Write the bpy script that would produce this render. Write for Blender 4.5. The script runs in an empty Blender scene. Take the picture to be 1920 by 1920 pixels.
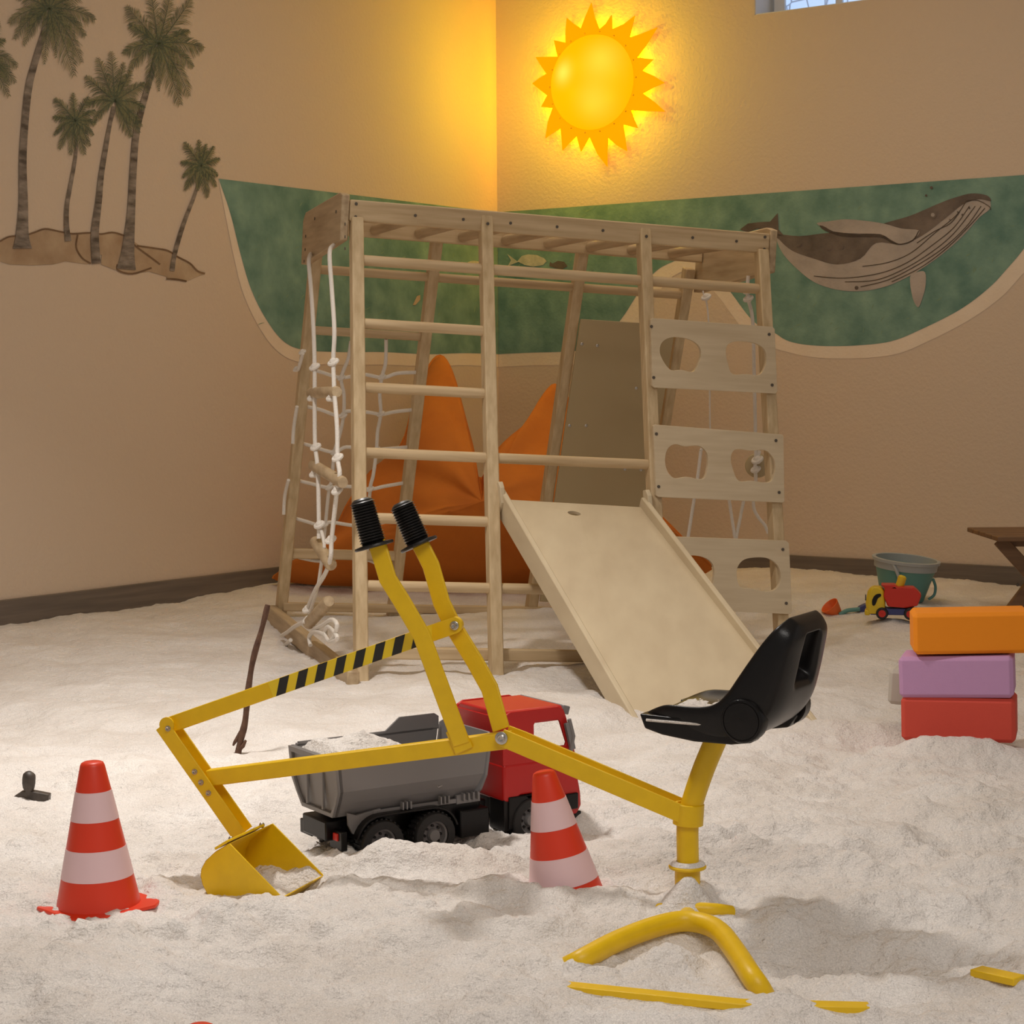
import bpy, math, random
import numpy as np
from mathutils import Vector, Matrix, Euler
from mathutils.geometry import tessellate_polygon
random.seed(7)
sc = bpy.context.scene
C = sc.collection
# ---------------------------------------------------------------- camera
FPX = 3557.0; HC = 0.83
TH = math.atan(239/FPX); PHI = 0.0065
cf = Vector((0, math.cos(TH), -math.sin(TH))); r0 = Vector((1, 0, 0)); u0 = Vector((0, math.sin(TH), math.cos(TH)))
cu = u0*math.cos(PHI)+r0*math.sin(PHI); cr = r0*math.cos(PHI)-u0*math.sin(PHI)
CO = Vector((0, 0, HC))
cam = bpy.data.cameras.new('camera'); camo = bpy.data.objects.new('camera', cam); C.objects.link(camo)
camo.matrix_world = Matrix(((cr.x, cu.x, -cf.x, 0), (cr.y, cu.y, -cf.y, 0), (cr.z, cu.z, -cf.z, HC), (0, 0, 0, 1)))
cam.sensor_width = 36; cam.lens = 36*FPX/1920; cam.clip_start = 0.05; cam.clip_end = 60
sc.camera = camo
# ---------------------------------------------------------------- light and exposure
w = bpy.data.worlds.new('world'); sc.world = w; w.use_nodes = True
w.node_tree.nodes['Background'].inputs[0].default_value = (1.0, 0.95, 0.90, 1)
w.node_tree.nodes['Background'].inputs[1].default_value = 0.25
def area(name, loc, rot, sx, sy, power, col):
    l = bpy.data.lights.new(name, 'AREA'); l.shape = 'RECTANGLE'; l.size = sx; l.size_y = sy; l.energy = power; l.color = col
    o = bpy.data.objects.new(name, l); C.objects.link(o); o.location = loc; o.rotation_euler = rot
    return o
k1 = area('ceiling_lamp_near', (-0.75, 4.05, 2.70), (0, 0, 0), 0.20, 0.20, 23, (1.0, 0.95, 0.90)); k1.data.spread = math.radians(105)
area('ceiling_lamp_middle', (0.5, 6.0, 2.80), (0, 0, 0), 1.8, 1.4, 17, (1.0, 0.84, 0.66))
area('ceiling_lamp_back', (0.6, 0.6, 2.72), (0, 0, 0), 1.6, 1.2, 46, (1.0, 0.94, 0.88))
sc.view_settings.view_transform = 'Standard'; sc.view_settings.look = 'None'
sc.view_settings.gamma = 1; sc.view_settings.use_curve_mapping = False
sc.view_settings.exposure = 0.0
# ---------------------------------------------------------------- picture measurements -> places
def ray(px, py):
    return (cf + cr*((px-960)/FPX) - cu*((py-960)/FPX))
def hit(px, py, p0, n):
    d = ray(px, py); t = (p0-CO).dot(n)/d.dot(n); return CO+d*t
def G(px, py, z=0.0): return hit(px, py, Vector((0, 0, z)), Vector((0, 0, 1)))
def Yp(px, py, y): return hit(px, py, Vector((0, y, 0)), Vector((0, 1, 0)))
CORN = Vector((-0.058, 8.68, 0))
LD = Vector((-0.579, -0.815, 0)).normalized(); RD = Vector((0.8155, -0.5787, 0)).normalized()
LN = Vector((-LD.y, LD.x, 0)); RN = Vector((RD.y, -RD.x, 0))
if LN.dot(Vector((0, 1, 0))) > 0: LN = -LN
if RN.dot(Vector((0, 1, 0))) > 0: RN = -RN
def WL(px, py, off=0.0): return hit(px, py, CORN+LN*off, LN)
def WR(px, py, off=0.0): return hit(px, py, CORN+RN*off, RN)
# ---------------------------------------------------------------- materials
def mat(name, col, rough=0.6, col2=None, scale=8.0, detail=3, amt=1.0, bump=0.0, bscale=None, vec=None, metal=0.0, spec=0.5, emit=None, es=0.0, coat=0.0):
    m = bpy.data.materials.new(name); m.use_nodes = True; nt = m.node_tree; b = nt.nodes['Principled BSDF']
    b.inputs['Base Color'].default_value = (*col, 1); b.inputs['Roughness'].default_value = rough
    b.inputs['Metallic'].default_value = metal; b.inputs['Specular IOR Level'].default_value = spec
    b.inputs['Coat Weight'].default_value = coat
    tc = nt.nodes.new('ShaderNodeTexCoord'); mp = nt.nodes.new('ShaderNodeMapping')
    nt.links.new(tc.outputs['Object'], mp.inputs[0])
    if vec: mp.inputs['Scale'].default_value = vec
    if col2:
        n = nt.nodes.new('ShaderNodeTexNoise'); n.inputs['Scale'].default_value = scale; n.inputs['Detail'].default_value = detail
        nt.links.new(mp.outputs[0], n.inputs['Vector'])
        r = nt.nodes.new('ShaderNodeValToRGB'); r.color_ramp.elements[0].position = 0.5-0.2/amt; r.color_ramp.elements[1].position = 0.5+0.2/amt
        r.color_ramp.elements[0].color = (*col, 1); r.color_ramp.elements[1].color = (*col2, 1)
        nt.links.new(n.outputs['Fac'], r.inputs[0]); nt.links.new(r.outputs[0], b.inputs['Base Color'])
    if bump:
        n2 = nt.nodes.new('ShaderNodeTexNoise'); n2.inputs['Scale'].default_value = bscale or scale; n2.inputs['Detail'].default_value = 4
        nt.links.new(mp.outputs[0], n2.inputs['Vector'])
        bp = nt.nodes.new('ShaderNodeBump'); bp.inputs['Strength'].default_value = min(1, bump); bp.inputs['Distance'].default_value = 0.002*max(1, bump)
        nt.links.new(n2.outputs['Fac'], bp.inputs['Height']); nt.links.new(bp.outputs[0], b.inputs['Normal'])
    if emit:
        b.inputs['Emission Color'].default_value = (*emit, 1); b.inputs['Emission Strength'].default_value = es
    return m
def wood(name, c1, c2, vec):
    return mat(name, c1, 0.55, c2, 1.0, 3, 0.9, 0.25, 1.0, vec)
M = {}
M['wall'] = mat('plaster_wall', (0.68, 0.54, 0.41), 0.9, bump=1.0, bscale=75)
M['ceil'] = mat('ceiling_paint', (0.7, 0.66, 0.6), 0.9)
M['base'] = mat('grey_wood_baseboard', (0.13, 0.105, 0.085), 0.6, (0.19, 0.15, 0.12), 1, 3, 1, vec=(3, 3, 60))
M['white'] = mat('white_paint', (0.75, 0.74, 0.72), 0.6)
M['woodx'] = wood('pine_grain_along', (0.66, 0.50, 0.30), (0.47, 0.325, 0.17), (4, 60, 60))
M['woodz'] = wood('pine_grain_upright', (0.67, 0.515, 0.31), (0.48, 0.34, 0.18), (60, 60, 4))
M['woody'] = wood('pine_grain_across', (0.58, 0.44, 0.27), (0.36, 0.25, 0.14), (45, 4, 45))
M['ply'] = wood('birch_plywood', (0.65, 0.53, 0.36), (0.56, 0.44, 0.285), (6, 60, 60))
M['plyslide'] = wood('slide_plywood', (0.64, 0.53, 0.355), (0.56, 0.45, 0.295), (14, 3, 14))
M['board'] = mat('smooth_fibre_board', (0.50, 0.39, 0.22), 0.45, (0.46, 0.355, 0.195), 3)
M['darkwood'] = wood('brown_table_wood', (0.22, 0.115, 0.05), (0.14, 0.07, 0.03), (6, 60, 60))
M['rope'] = mat('white_rope', (0.80, 0.74, 0.66), 0.8, bump=1.0, bscale=250)
M['yellow'] = mat('yellow_painted_steel', (0.88, 0.56, 0.004), 0.42, (0.82, 0.515, 0.004), 40, bump=0.15, bscale=300)
M['black'] = mat('black_plastic', (0.008, 0.007, 0.007), 0.30, bump=0.1, bscale=500, spec=0.28)
M['gripblack'] = mat('black_grip_rubber', (0.014, 0.012, 0.011), 0.38, spec=0.5)
M['blackr'] = mat('black_rubber', (0.016, 0.015, 0.015), 0.55, bump=0.3, bscale=200)
M['steel'] = mat('zinc_bolt', (0.55, 0.53, 0.5), 0.3, metal=1.0)
M['red'] = mat('red_plastic', (0.60, 0.025, 0.012), 0.38)
M['cone'] = mat('orange_red_cone_plastic', (0.78, 0.045, 0.012), 0.4)
M['conew'] = mat('pale_pink_reflective_band', (0.86, 0.60, 0.62), 0.45)
M['truckred'] = mat('truck_red_plastic', (0.52, 0.012, 0.010), 0.35)
M['grey'] = mat('grey_plastic', (0.215, 0.205, 0.205), 0.42)
M['lgrey'] = mat('light_grey_plastic', (0.40, 0.38, 0.37), 0.4)
M['orangecloth'] = mat('orange_canvas', (0.66, 0.20, 0.020), 0.85, (0.54, 0.145, 0.014), 5, 4, 0.8, 0.6, 30)
M['forange'] = mat('orange_foam', (0.90, 0.28, 0.004), 0.8, bump=0.2, bscale=300)
M['fpurple'] = mat('lilac_foam', (0.55, 0.30, 0.52), 0.8, bump=0.2, bscale=300)
M['fred'] = mat('red_foam', (0.66, 0.075, 0.045), 0.8, bump=0.2, bscale=300)
M['fgrey'] = mat('grey_foam', (0.55, 0.50, 0.43), 0.85, bump=0.2, bscale=300)
M['teal'] = mat('teal_plastic', (0.12, 0.30, 0.27), 0.5)
M['palegrey'] = mat('pale_grey_plastic', (0.42, 0.44, 0.44), 0.5)
M['blue'] = mat('dark_blue_plastic', (0.05, 0.06, 0.20), 0.45)
M['tyellow'] = mat('toy_yellow_plastic', (0.78, 0.55, 0.02), 0.4)
M['torange'] = mat('toy_orange_plastic', (0.85, 0.16, 0.03), 0.45)
M['twig'] = mat('brown_bark', (0.085, 0.038, 0.022), 0.8, (0.14, 0.07, 0.04), 60, bump=1, bscale=150)
M['tool'] = mat('dark_tool_plastic', (0.045, 0.035, 0.028), 0.5, (0.09, 0.07, 0.055), 80)
M['screw'] = mat('dark_screw_head', (0.10, 0.08, 0.06), 0.5)
# sand
m = mat('white_quartz_sand', (0.84, 0.795, 0.755), 0.75, (0.71, 0.65, 0.595), 5.0, 8, 1.0)
nt = m.node_tree; b = nt.nodes['Principled BSDF']
geo = nt.nodes.new('ShaderNodeNewGeometry')
n1 = nt.nodes.new('ShaderNodeTexNoise'); n1.inputs['Scale'].default_value = 230; n1.inputs['Detail'].default_value = 3
n2 = nt.nodes.new('ShaderNodeTexNoise'); n2.inputs['Scale'].default_value = 55; n2.inputs['Detail'].default_value = 4
for n in (n1, n2): nt.links.new(geo.outputs['Position'], n.inputs['Vector'])
b1 = nt.nodes.new('ShaderNodeBump'); b1.inputs['Distance'].default_value = 0.0035; b1.inputs['Strength'].default_value = 0.8
b2 = nt.nodes.new('ShaderNodeBump'); b2.inputs['Distance'].default_value = 0.011; b2.inputs['Strength'].default_value = 0.7
nt.links.new(n1.outputs['Fac'], b1.inputs['Height']); nt.links.new(n2.outputs['Fac'], b2.inputs['Height'])
nt.links.new(b2.outputs[0], b1.inputs['Normal']); nt.links.new(b1.outputs[0], b.inputs['Normal'])
n3 = nt.nodes.new('ShaderNodeTexNoise'); n3.inputs['Scale'].default_value = 420; n3.inputs['Detail'].default_value = 2; nt.links.new(geo.outputs['Position'], n3.inputs['Vector'])
mr = nt.nodes.new('ShaderNodeMapRange'); mr.inputs[1].default_value = .3; mr.inputs[2].default_value = .7; mr.inputs[3].default_value = .84; mr.inputs[4].default_value = 1.12; nt.links.new(n3.outputs['Fac'], mr.inputs[0])
lk_ = b.inputs['Base Color'].links[0]; src = lk_.from_socket
mxs = nt.nodes.new('ShaderNodeVectorMath'); mxs.operation = 'SCALE'; nt.links.new(src, mxs.inputs[0]); nt.links.new(mr.outputs[0], mxs.inputs['Scale']); nt.links.new(mxs.outputs[0], b.inputs['Base Color'])
M['sand'] = m
# ---------------------------------------------------------------- mesh helpers
class MB:
    def __init__(s): s.v = []; s.f = []; s.sm = []
    def add(s, vs, fs, smooth=False):
        o = len(s.v); s.v += [tuple(v) for v in vs]; s.f += [tuple(i+o for i in f) for f in fs]; s.sm += [smooth]*len(fs); return s
    def box(s, c, d, Mx=None):
        x, y, z = d[0]/2, d[1]/2, d[2]/2; c = Vector(c)
        vs = [Vector(p) for p in ((-x,-y,-z),(x,-y,-z),(x,y,-z),(-x,y,-z),(-x,-y,z),(x,-y,z),(x,y,z),(-x,y,z))]
        vs = [(Mx @ v if Mx else v)+c for v in vs]
        return s.add(vs, [(0,3,2,1),(4,5,6,7),(0,1,5,4),(1,2,6,5),(2,3,7,6),(3,0,4,7)])
    def tube(s, pts, r, seg=12, cap=True, smooth=True, squash=None):
        pts = [Vector(p) for p in pts]; n = len(pts); rs = r if isinstance(r, (list, tuple)) else [r]*n
        T = []
        for i in range(n):
            t = (pts[min(i+1, n-1)]-pts[max(i-1, 0)]); T.append(t.normalized())
        ref = Vector((0, 0, 1)) if abs(T[0].z) < 0.9 else Vector((1, 0, 0))
        a = T[0].cross(ref).normalized(); vs = []
        for i in range(n):
            a = (a - T[i]*a.dot(T[i])).normalized(); bb = T[i].cross(a)
            for k in range(seg):
                q = 2*math.pi*k/seg; vs.append(pts[i]+(a*math.cos(q)+bb*math.sin(q)*(squash or 1))*rs[i])
        fs = [(i*seg+k, i*seg+(k+1) % seg, (i+1)*seg+(k+1) % seg, (i+1)*seg+k) for i in range(n-1) for k in range(seg)]
        s.add(vs, fs, smooth)
        if cap:
            o = len(s.v)-len(vs)
            s.f += [tuple(o+k for k in reversed(range(seg))), tuple(o+(n-1)*seg+k for k in range(seg))]; s.sm += [False, False]
        return s
    def sweep(s, pts, sec, nrm, cap=True, smooth=False):   # section in (nrm, up) coordinates
        pts = [Vector(p) for p in pts]; n = len(pts); k = len(sec); vs = []
        for i in range(n):
            t1 = (pts[i]-pts[i-1]).normalized() if i else None; t2 = (pts[i+1]-pts[i]).normalized() if i < n-1 else None
            t = (t1+t2).normalized() if t1 and t2 else (t1 or t2)
            sc_ = 1.0
            if t1 and t2: sc_ = 1/max(0.5, t.dot(t1))
            up = nrm.cross(t).normalized(); nn = nrm
            for (a, bq) in sec: vs.append(pts[i]+nn*a+up*bq*sc_)
        fs = [(i*k+j, i*k+(j+1) % k, (i+1)*k+(j+1) % k, (i+1)*k+j) for i in range(n-1) for j in range(k)]
        s.add(vs, fs, smooth)
        if cap:
            o = len(s.v)-len(vs); s.f += [tuple(o+j for j in reversed(range(k))), tuple(o+(n-1)*k+j for j in range(k))]; s.sm += [False]*2
        return s
    def lathe(s, prof, c=(0, 0, 0), seg=40, Mx=None, smooth=True):
        c = Vector(c); vs = []
        for (r, z) in prof:
            for k in range(seg):
                q = 2*math.pi*k/seg; v = Vector((r*math.cos(q), r*math.sin(q), z)); vs.append((Mx @ v if Mx else v)+c)
        fs = [(i*seg+k, i*seg+(k+1) % seg, (i+1)*seg+(k+1) % seg, (i+1)*seg+k) for i in range(len(prof)-1) for k in range(seg)]
        return s.add(vs, fs, smooth)
    def plate(s, outer, holes, fn, smooth=False):   # fn(a,b,side) -> 3D ; side 0 or 1 ; thickness plate with holes
        loops = [outer]+list(holes); flat = [p for l in loops for p in l]
        tris = tessellate_polygon([[Vector((p[0], p[1], 0)) for p in l] for l in loops])
        n = len(flat); vs = [fn(p[0], p[1], 0) for p in flat]+[fn(p[0], p[1], 1) for p in flat]
        fs = [tuple(t) for t in tris]+[tuple(i+n for i in reversed(t)) for t in tris]
        o = 0
        for l in loops:
            for i in range(len(l)):
                j = (i+1) % len(l); fs.append((o+i, o+j, o+j+n, o+i+n))
            o += len(l)
        return s.add(vs, fs, smooth)
    def flat(s, outer, fn):
        tris = tessellate_polygon([[Vector((p[0], p[1], 0)) for p in outer]])
        return s.add([fn(*p) for p in outer], [tuple(t) for t in tris])
    def ball(s, c, r, n=10, sc3=(1, 1, 1)):
        prof = [(r*math.sin(math.pi*i/n)+1e-5, -r*math.cos(math.pi*i/n)) for i in range(n+1)]
        Mx = Matrix.Diagonal(Vector(sc3)); return s.lathe(prof, c, 14, Mx)
    def build(s, name, material, parent=None, bevel=0, seg=2, subsurf=0, angle=40):
        me = bpy.data.meshes.new(name); me.from_pydata(s.v, [], s.f); me.update()
        import bmesh
        bm = bmesh.new(); bm.from_mesh(me); bmesh.ops.recalc_face_normals(bm, faces=bm.faces); bm.to_mesh(me); bm.free()
        me.polygons.foreach_set('use_smooth', [True]*len(me.polygons) if (any(s.sm) or bevel or subsurf) else [False]*len(me.polygons))
        if any(s.sm) or bevel:
            if not subsurf: me.set_sharp_from_angle(angle=math.radians(angle))
        me.materials.append(material)
        o = bpy.data.objects.new(name, me); C.objects.link(o)
        if parent: o.parent = parent
        if bevel:
            md = o.modifiers.new('bevel', 'BEVEL'); md.width = bevel; md.segments = seg; md.limit_method = 'ANGLE'; md.angle_limit = math.radians(35)
        if subsurf:
            md = o.modifiers.new('sub', 'SUBSURF'); md.levels = subsurf; md.render_levels = subsurf
        return o
def tag(o, label=None, cat=None, group=None, kind=None):
    if label: o['label'] = label
    if cat: o['category'] = cat
    if group: o['group'] = group
    if kind: o['kind'] = kind
    return o
def empty(name, loc=(0, 0, 0), rot=(0, 0, 0), label=None, cat=None, group=None):
    o = bpy.data.objects.new(name, None); C.objects.link(o); o.location = loc; o.rotation_euler = rot; o.empty_display_size = 0.05
    return tag(o, label, cat, group)
def spline(pts, n=8):
    pts = [Vector(p) for p in pts]; out = []
    for i in range(len(pts)-1):
        p0 = pts[max(i-1, 0)]; p1 = pts[i]; p2 = pts[i+1]; p3 = pts[min(i+2, len(pts)-1)]
        for k in range(n):
            t = k/n; out.append(0.5*((2*p1)+(p2-p0)*t+(2*p0-5*p1+4*p2-p3)*t*t+(3*p1-p0-3*p2+p3)*t**3))
    out.append(pts[-1]); return out
def sp2(pts, n=6):
    return [(p.x, p.y) for p in spline([(a, b_, 0) for a, b_ in pts], n)]
def sp2c(pts, n=6):    # closed
    P_ = [Vector((a, b_, 0)) for a, b_ in pts]; m_ = len(P_); out = []
    for i in range(m_):
        p0, p1, p2, p3 = P_[i-1], P_[i], P_[(i+1) % m_], P_[(i+2) % m_]
        for k in range(n):
            t = k/n; q = 0.5*((2*p1)+(p2-p0)*t+(2*p0-5*p1+4*p2-p3)*t*t+(3*p1-p0-3*p2+p3)*t**3); out.append((q.x, q.y))
    return out
def PJ(p):
    d = p-CO; z = d.dot(cf); return (960+FPX*d.dot(cr)/z, 960-FPX*d.dot(cu)/z)
def cornpx(y):
    lo, hi = -1, 3
    for _ in range(40):
        m_ = (lo+hi)/2; q = PJ(V3z(m_))
        if q[1] > y: lo = m_
        else: hi = m_
    return q[0]
def V3z(z): return Vector((CORN.x, CORN.y, z))
# ---------------------------------------------------------------- sand height field
rng = np.random.RandomState(11); TAB = rng.rand(256, 256)
def vnoise(x, y):
    xi = np.floor(x).astype(int); yi = np.floor(y).astype(int); fx = x-xi; fy = y-yi
    fx = fx*fx*fx*(fx*(fx*6-15)+10); fy = fy*fy*fy*(fy*(fy*6-15)+10)
    a = TAB[xi & 255, yi & 255]; b_ = TAB[(xi+1) & 255, yi & 255]; c = TAB[xi & 255, (yi+1) & 255]; d = TAB[(xi+1) & 255, (yi+1) & 255]
    return (a*(1-fx)+b_*fx)*(1-fy)+(c*(1-fx)+d*fx)*fy-0.5
BUMPS = []
def bump(px, py, sx, sy, amp, rot=0.0, p=2):
    g = G(px, py); BUMPS.append((g.x, g.y, sx, sy, amp, math.cos(rot), math.sin(rot), p))
bump(800, 1640, .11, .05, .035); bump(690, 1645, .10, .05, .022); bump(905, 1625, .06, .05, .012)
bump(640, 1600, .05, .07, .012); bump(470, 1725, .08, .035, .022); bump(430, 1735, .05, .03, .014)
bump(1050, 1700, .10, .035, .042); bump(960, 1690, .07, .04, .022)
bump(185, 1752, .10, .035, .012); bump(185, 1712, .02, .012, .010); bump(560, 1655, .05, .03, -.012); bump(330, 1560, .25, .12, -.012)
bump(1290, 1708, .036, .030, .046, p=2); bump(1258, 1790, .050, .035, .030); bump(1290, 1740, .10, .05, .012)
bump(1560, 1765, .17, .075, -.045); bump(1680, 1840, .12, .035, -.018); bump(1450, 1690, .12, .05, .016)
bump(1750, 1690, .18, .06, .022); bump(1860, 1640, .10, .05, .025); bump(1790, 1500, .10, .04, .03); bump(1740, 1530, .2, .06, .012)
bump(1820, 1425, .12, .06, .022); bump(1740, 1420, .05, .05, .014); bump(1250, 1905, .35, .035, .012)
bump(450, 1790, .12, .03, -.016); bump(560, 1850, .22, .08, .018); bump(250, 1850, .20, .07, .014)
bump(1100, 1290, .12, .10, -.02); bump(1000, 1225, .14, .12, .02); bump(690, 1235, .04, .06, .02)
bump(1560, 1150, .35, .2, .02); bump(1800, 1080, .2, .25, .035); bump(1640, 1080, .25, .25, .015); bump(350, 1110, .3, .3, .02)
bump(60, 1520, .05, .03, .014); bump(1200, 1375, .08, .05, .01); bump(1480, 1385, .12, .04, .010)
bump(1120, 1560, .03, .03, -.02)
def hs(x, y):
    x = np.asarray(x, float); y = np.asarray(y, float)
    t = np.clip((y-4.6)/3.4, 0, 1); z = 0.055*t*t*(3-2*t)
    near = np.clip((7.6-y)/3.5, .45, 1)
    z = z+0.040*vnoise(x*2.1+3.3, y*2.1+7.7)*near+0.034*vnoise(x*4.7+31, y*5.3+12)*near
    wob = 0.07*vnoise(x*5+9, y*5+4)
    rr = vnoise(x*7.5+wob*9+50, y*9+wob*9+20); z = z+0.020*(0.25-np.abs(rr))*near
    nn_ = np.clip((5.2-y)/2.0, .35, 1)
    pit = np.clip(vnoise(x*6.2+70, y*7.4+31)*vnoise(x*3.1+7, y*3.3+3)*6, 0, 1)
    z = z+(0.018+.030*pit)*nn_*vnoise(x*17+5, y*19+3)+(0.010+.012*pit)*nn_*vnoise(x*37+15, y*41+13)+(0.0055+.006*pit)*nn_*vnoise(x*83, y*90)+0.0040*nn_*vnoise(x*170, y*180)+0.002*nn_*vnoise(x*330, y*330)
    for (bx, by, sx, sy, amp, c, s_, p) in BUMPS:
        dx = x-bx; dy = y-by; u = (dx*c+dy*s_)/sx; v = (-dx*s_+dy*c)/sy
        z = z+amp*np.exp(-(u*u+v*v))
    for (ax_, ay_, bx_, by_, za_, zb_, wd_) in LINES:
        dx, dy = bx_-ax_, by_-ay_; L2 = dx*dx+dy*dy; t = np.clip(((x-ax_)*dx+(y-ay_)*dy)/L2, 0, 1)
        d2 = (x-ax_-t*dx)**2+(y-ay_-t*dy)**2; w_ = np.exp(-d2/wd_**2)
        z = z*(1-w_)+w_*(za_+(zb_-za_)*t+0.25*(z-.0)*.5)
    for (bx, by, sx, sy, amp) in COVER:
        z = z+amp*np.exp(-((x-bx)/sx)**2-((y-by)/sy)**2)
    return z
LINES = []; COVER = []
def line(p, q, za_, zb_, wd_):
    a = G(*p, za_); b_ = G(*q, zb_); LINES.append((a.x, a.y, b_.x, b_.y, za_, zb_, wd_))
def cover(px, py, sx, sy, amp):
    g = G(px, py); COVER.append((g.x, g.y, sx, sy, amp))
ANCH = [(185, 1690, -.006, .085, .065), (1035, 1680, .012, .06, .04), (816, 1600, .004, .05, .04), (716, 1600, .010, .05, .04), (985, 1572, .002, .06, .04), (900, 1590, .000, .05, .04), (1812, 1381, .046, .17, .09), (1700, 1330, .02, .06, .06), (1676, 1160, .050, .08, .07), (1700, 1135, .058, .12, .1), (440, 1415, .01, .05, .05), (60, 1500, .01, .06, .04), (930, 1262, .0, .12, .1), (1192, 1345, .0, .12, .1), (1520, 1352, .02, .15, .1), (458, 1680, .008, .08, .035), (655, 1255, .012, .1, .1), (505, 1145, .045, .2, .2)]
for (px, py, zt_, sx_, sy_) in ANCH*4:
    g = G(px, py, zt_); cur = float(hs(np.array([g.x]), np.array([g.y]))[0])
    BUMPS.append((g.x, g.y, sx_, sy_, zt_-cur, 1.0, 0.0, 2))
for p, q, za_, zb_, w_ in (((1092, 1799), (1215, 1742), .000, .008, .024), ((1215, 1742), (1312, 1730), .008, .008, .02), ((1348, 1746), (1418, 1845), .006, .0, .024),
    ((1055, 1850), (1390, 1884), .0, .0, .022), ((1390, 1884), (1630, 1890), .0, .0, .022), ((1830, 1820), (1920, 1840), .0, .0, .022)): line(p, q, za_, zb_, w_)
for c_ in ((1465, 1890, .042, .035, .024), (1340, 1870, .03, .014, .012), (1215, 1900, .03, .012, .006), (1410, 1862, .025, .02, .010), (1080, 1812, .02, .012, .010), (1150, 1790, .02, .012, .006), (1280, 1760, .02, .015, .006), (1400, 1770, .02, .03, .008), (1880, 1825, .012, .015, .006), (1290, 1715, .028, .018, .018), (1470, 1730, .05, .04, .012), (1432, 1866, .028, .016, .016), (1636, 1892, .016, .016, .010), (1050, 1848, .016, .016, .010), (1912, 1842, .010, .012, .006)): cover(*c_)
def hz(x, y): return float(hs(np.array([x]), np.array([y]))[0])
def GS(px, py):    # where the sight line meets the sand
    z = 0.0
    for _ in range(12):
        g = G(px, py, z); z = 0.5*z+0.5*hz(g.x, g.y)
    return G(px, py, z)
# ---------------------------------------------------------------- room
CH = 2.86
def wall_box(name, p0, p1, nrm, z0, z1, th, m_):
    mb = MB(); a = p0; b_ = p1; q = -nrm*th
    vs = [a, b_, b_+q, a+q]; V = [Vector((v.x, v.y, z0)) for v in vs]+[Vector((v.x, v.y, z1)) for v in vs]
    mb.add(V, [(0,3,2,1),(4,5,6,7),(0,1,5,4),(1,2,6,5),(2,3,7,6),(3,0,4,7)])
    return tag(mb.build(name, m_), kind='structure')
Lend = CORN+LD*9.5; Rend = CORN+RD*6.5
wall_box('wall_left', CORN, Lend, LN, -0.1, CH, 0.15, M['wall'])
# right wall with the window opening
ws0 = WR(1415, 27); ws1 = WR(1860, -26)
t0 = (Vector((ws0.x, ws0.y, 0))-CORN).length; t1 = t0+0.95; zs = (ws0.z+WR(1640, 0).z)/2; ze = zs+0.34
mb = MB()
def wr3(t, z, side): 
    p = CORN+RD*t-RN*(0.22*side); return Vector((p.x, p.y, z))
mb.plate([(0, -.1), (6.5, -.1), (6.5, CH), (0, CH)], [[(t0, zs), (t0, ze), (t1, ze), (t1, zs)]], wr3)
tag(mb.build('wall_right', M['wall']), kind='structure')
mb = MB(); mb.plate([(p.x, p.y) for p in (CORN+RN*-.3, Lend+LN*-.2, Vector((-5.6, -1.6, 0)), Vector((5.4, -1.6, 0)), Rend)], [], lambda a, b_, s_: Vector((a, b_, -0.16-0.05*s_)))
tag(mb.build('floor', M['ceil']), kind='structure')
mb = MB(); mb.plate([(p.x, p.y) for p in (CORN+Vector((0, .3, 0)), Lend+LN*-.2, Vector((-5.6, 0.0, 0)), Vector((5.4, 0.0, 0)), Rend+RN*-.1)], [], lambda a, b_, s_: Vector((a, b_, CH+0.08*s_)))
tag(mb.build('ceiling', M['ceil']), kind='structure')
# baseboards
for nm, D_, N_, L_ in (('baseboard_left', LD, LN, 9.5), ('baseboard_right', RD, RN, 6.5)):
    mb = MB(); a = CORN+N_*0.0005; b_ = CORN+D_*L_+N_*0.0005
    V = []
    for z in (-.08, .119):
        V += [Vector((p.x, p.y, z)) for p in (a, b_, b_+N_*.013, a+N_*.013)]
    mb.add(V, [(0,3,2,1),(4,5,6,7),(0,1,5,4),(1,2,6,5),(2,3,7,6),(3,0,4,7)])
    tag(mb.build(nm, M['base'], bevel=.003), kind='structure')
# window
wn = tag(empty('window_1'), kind='structure')
def wp(t, z, d): 
    p = CORN+RD*t-RN*d; return Vector((p.x, p.y, z))
def wbox(t_a, t_b, za, zb, da, db, mb):
    V = [wp(t_a, za, da), wp(t_b, za, da), wp(t_b, za, db), wp(t_a, za, db), wp(t_a, zb, da), wp(t_b, zb, da), wp(t_b, zb, db), wp(t_a, zb, db)]
    mb.add(V, [(0,3,2,1),(4,5,6,7),(0,1,5,4),(1,2,6,5),(2,3,7,6),(3,0,4,7)])
mb = MB(); wbox(t0, t1, zs-.0, zs+.004, .002, .22, mb); wbox(t0, t0+.004, zs, ze, .002, .22, mb); wbox(t1-.004, t1, zs, ze, .002, .22, mb); wbox(t0, t1, ze-.004, ze, .002, .22, mb)
mb.build('window_reveal', M['white'], wn)
mb = MB()
for a, b_, c, d in ((t0+.02, t0+.07, zs, ze), (t1-.07, t1-.02, zs, ze), (t0+.05, t1-.05, zs+.004, zs+.03), (t0+.05, t1-.05, ze-.04, ze-.004), (t0+.30, t0+.33, zs, ze), (t0+.60, t0+.63, zs, ze)):
    wbox(a, b_, c, d, .13, .17, mb)
mb.build('window_frame', M['white'], wn, bevel=.003)
m = bpy.data.materials.new('frosted_daylight_glass'); m.use_nodes = True; nt = m.node_tree; b = nt.nodes['Principled BSDF']
b.inputs['Base Color'].default_value = (.5, .6, .75, 1); b.inputs['Roughness'].default_value = .2
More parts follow.
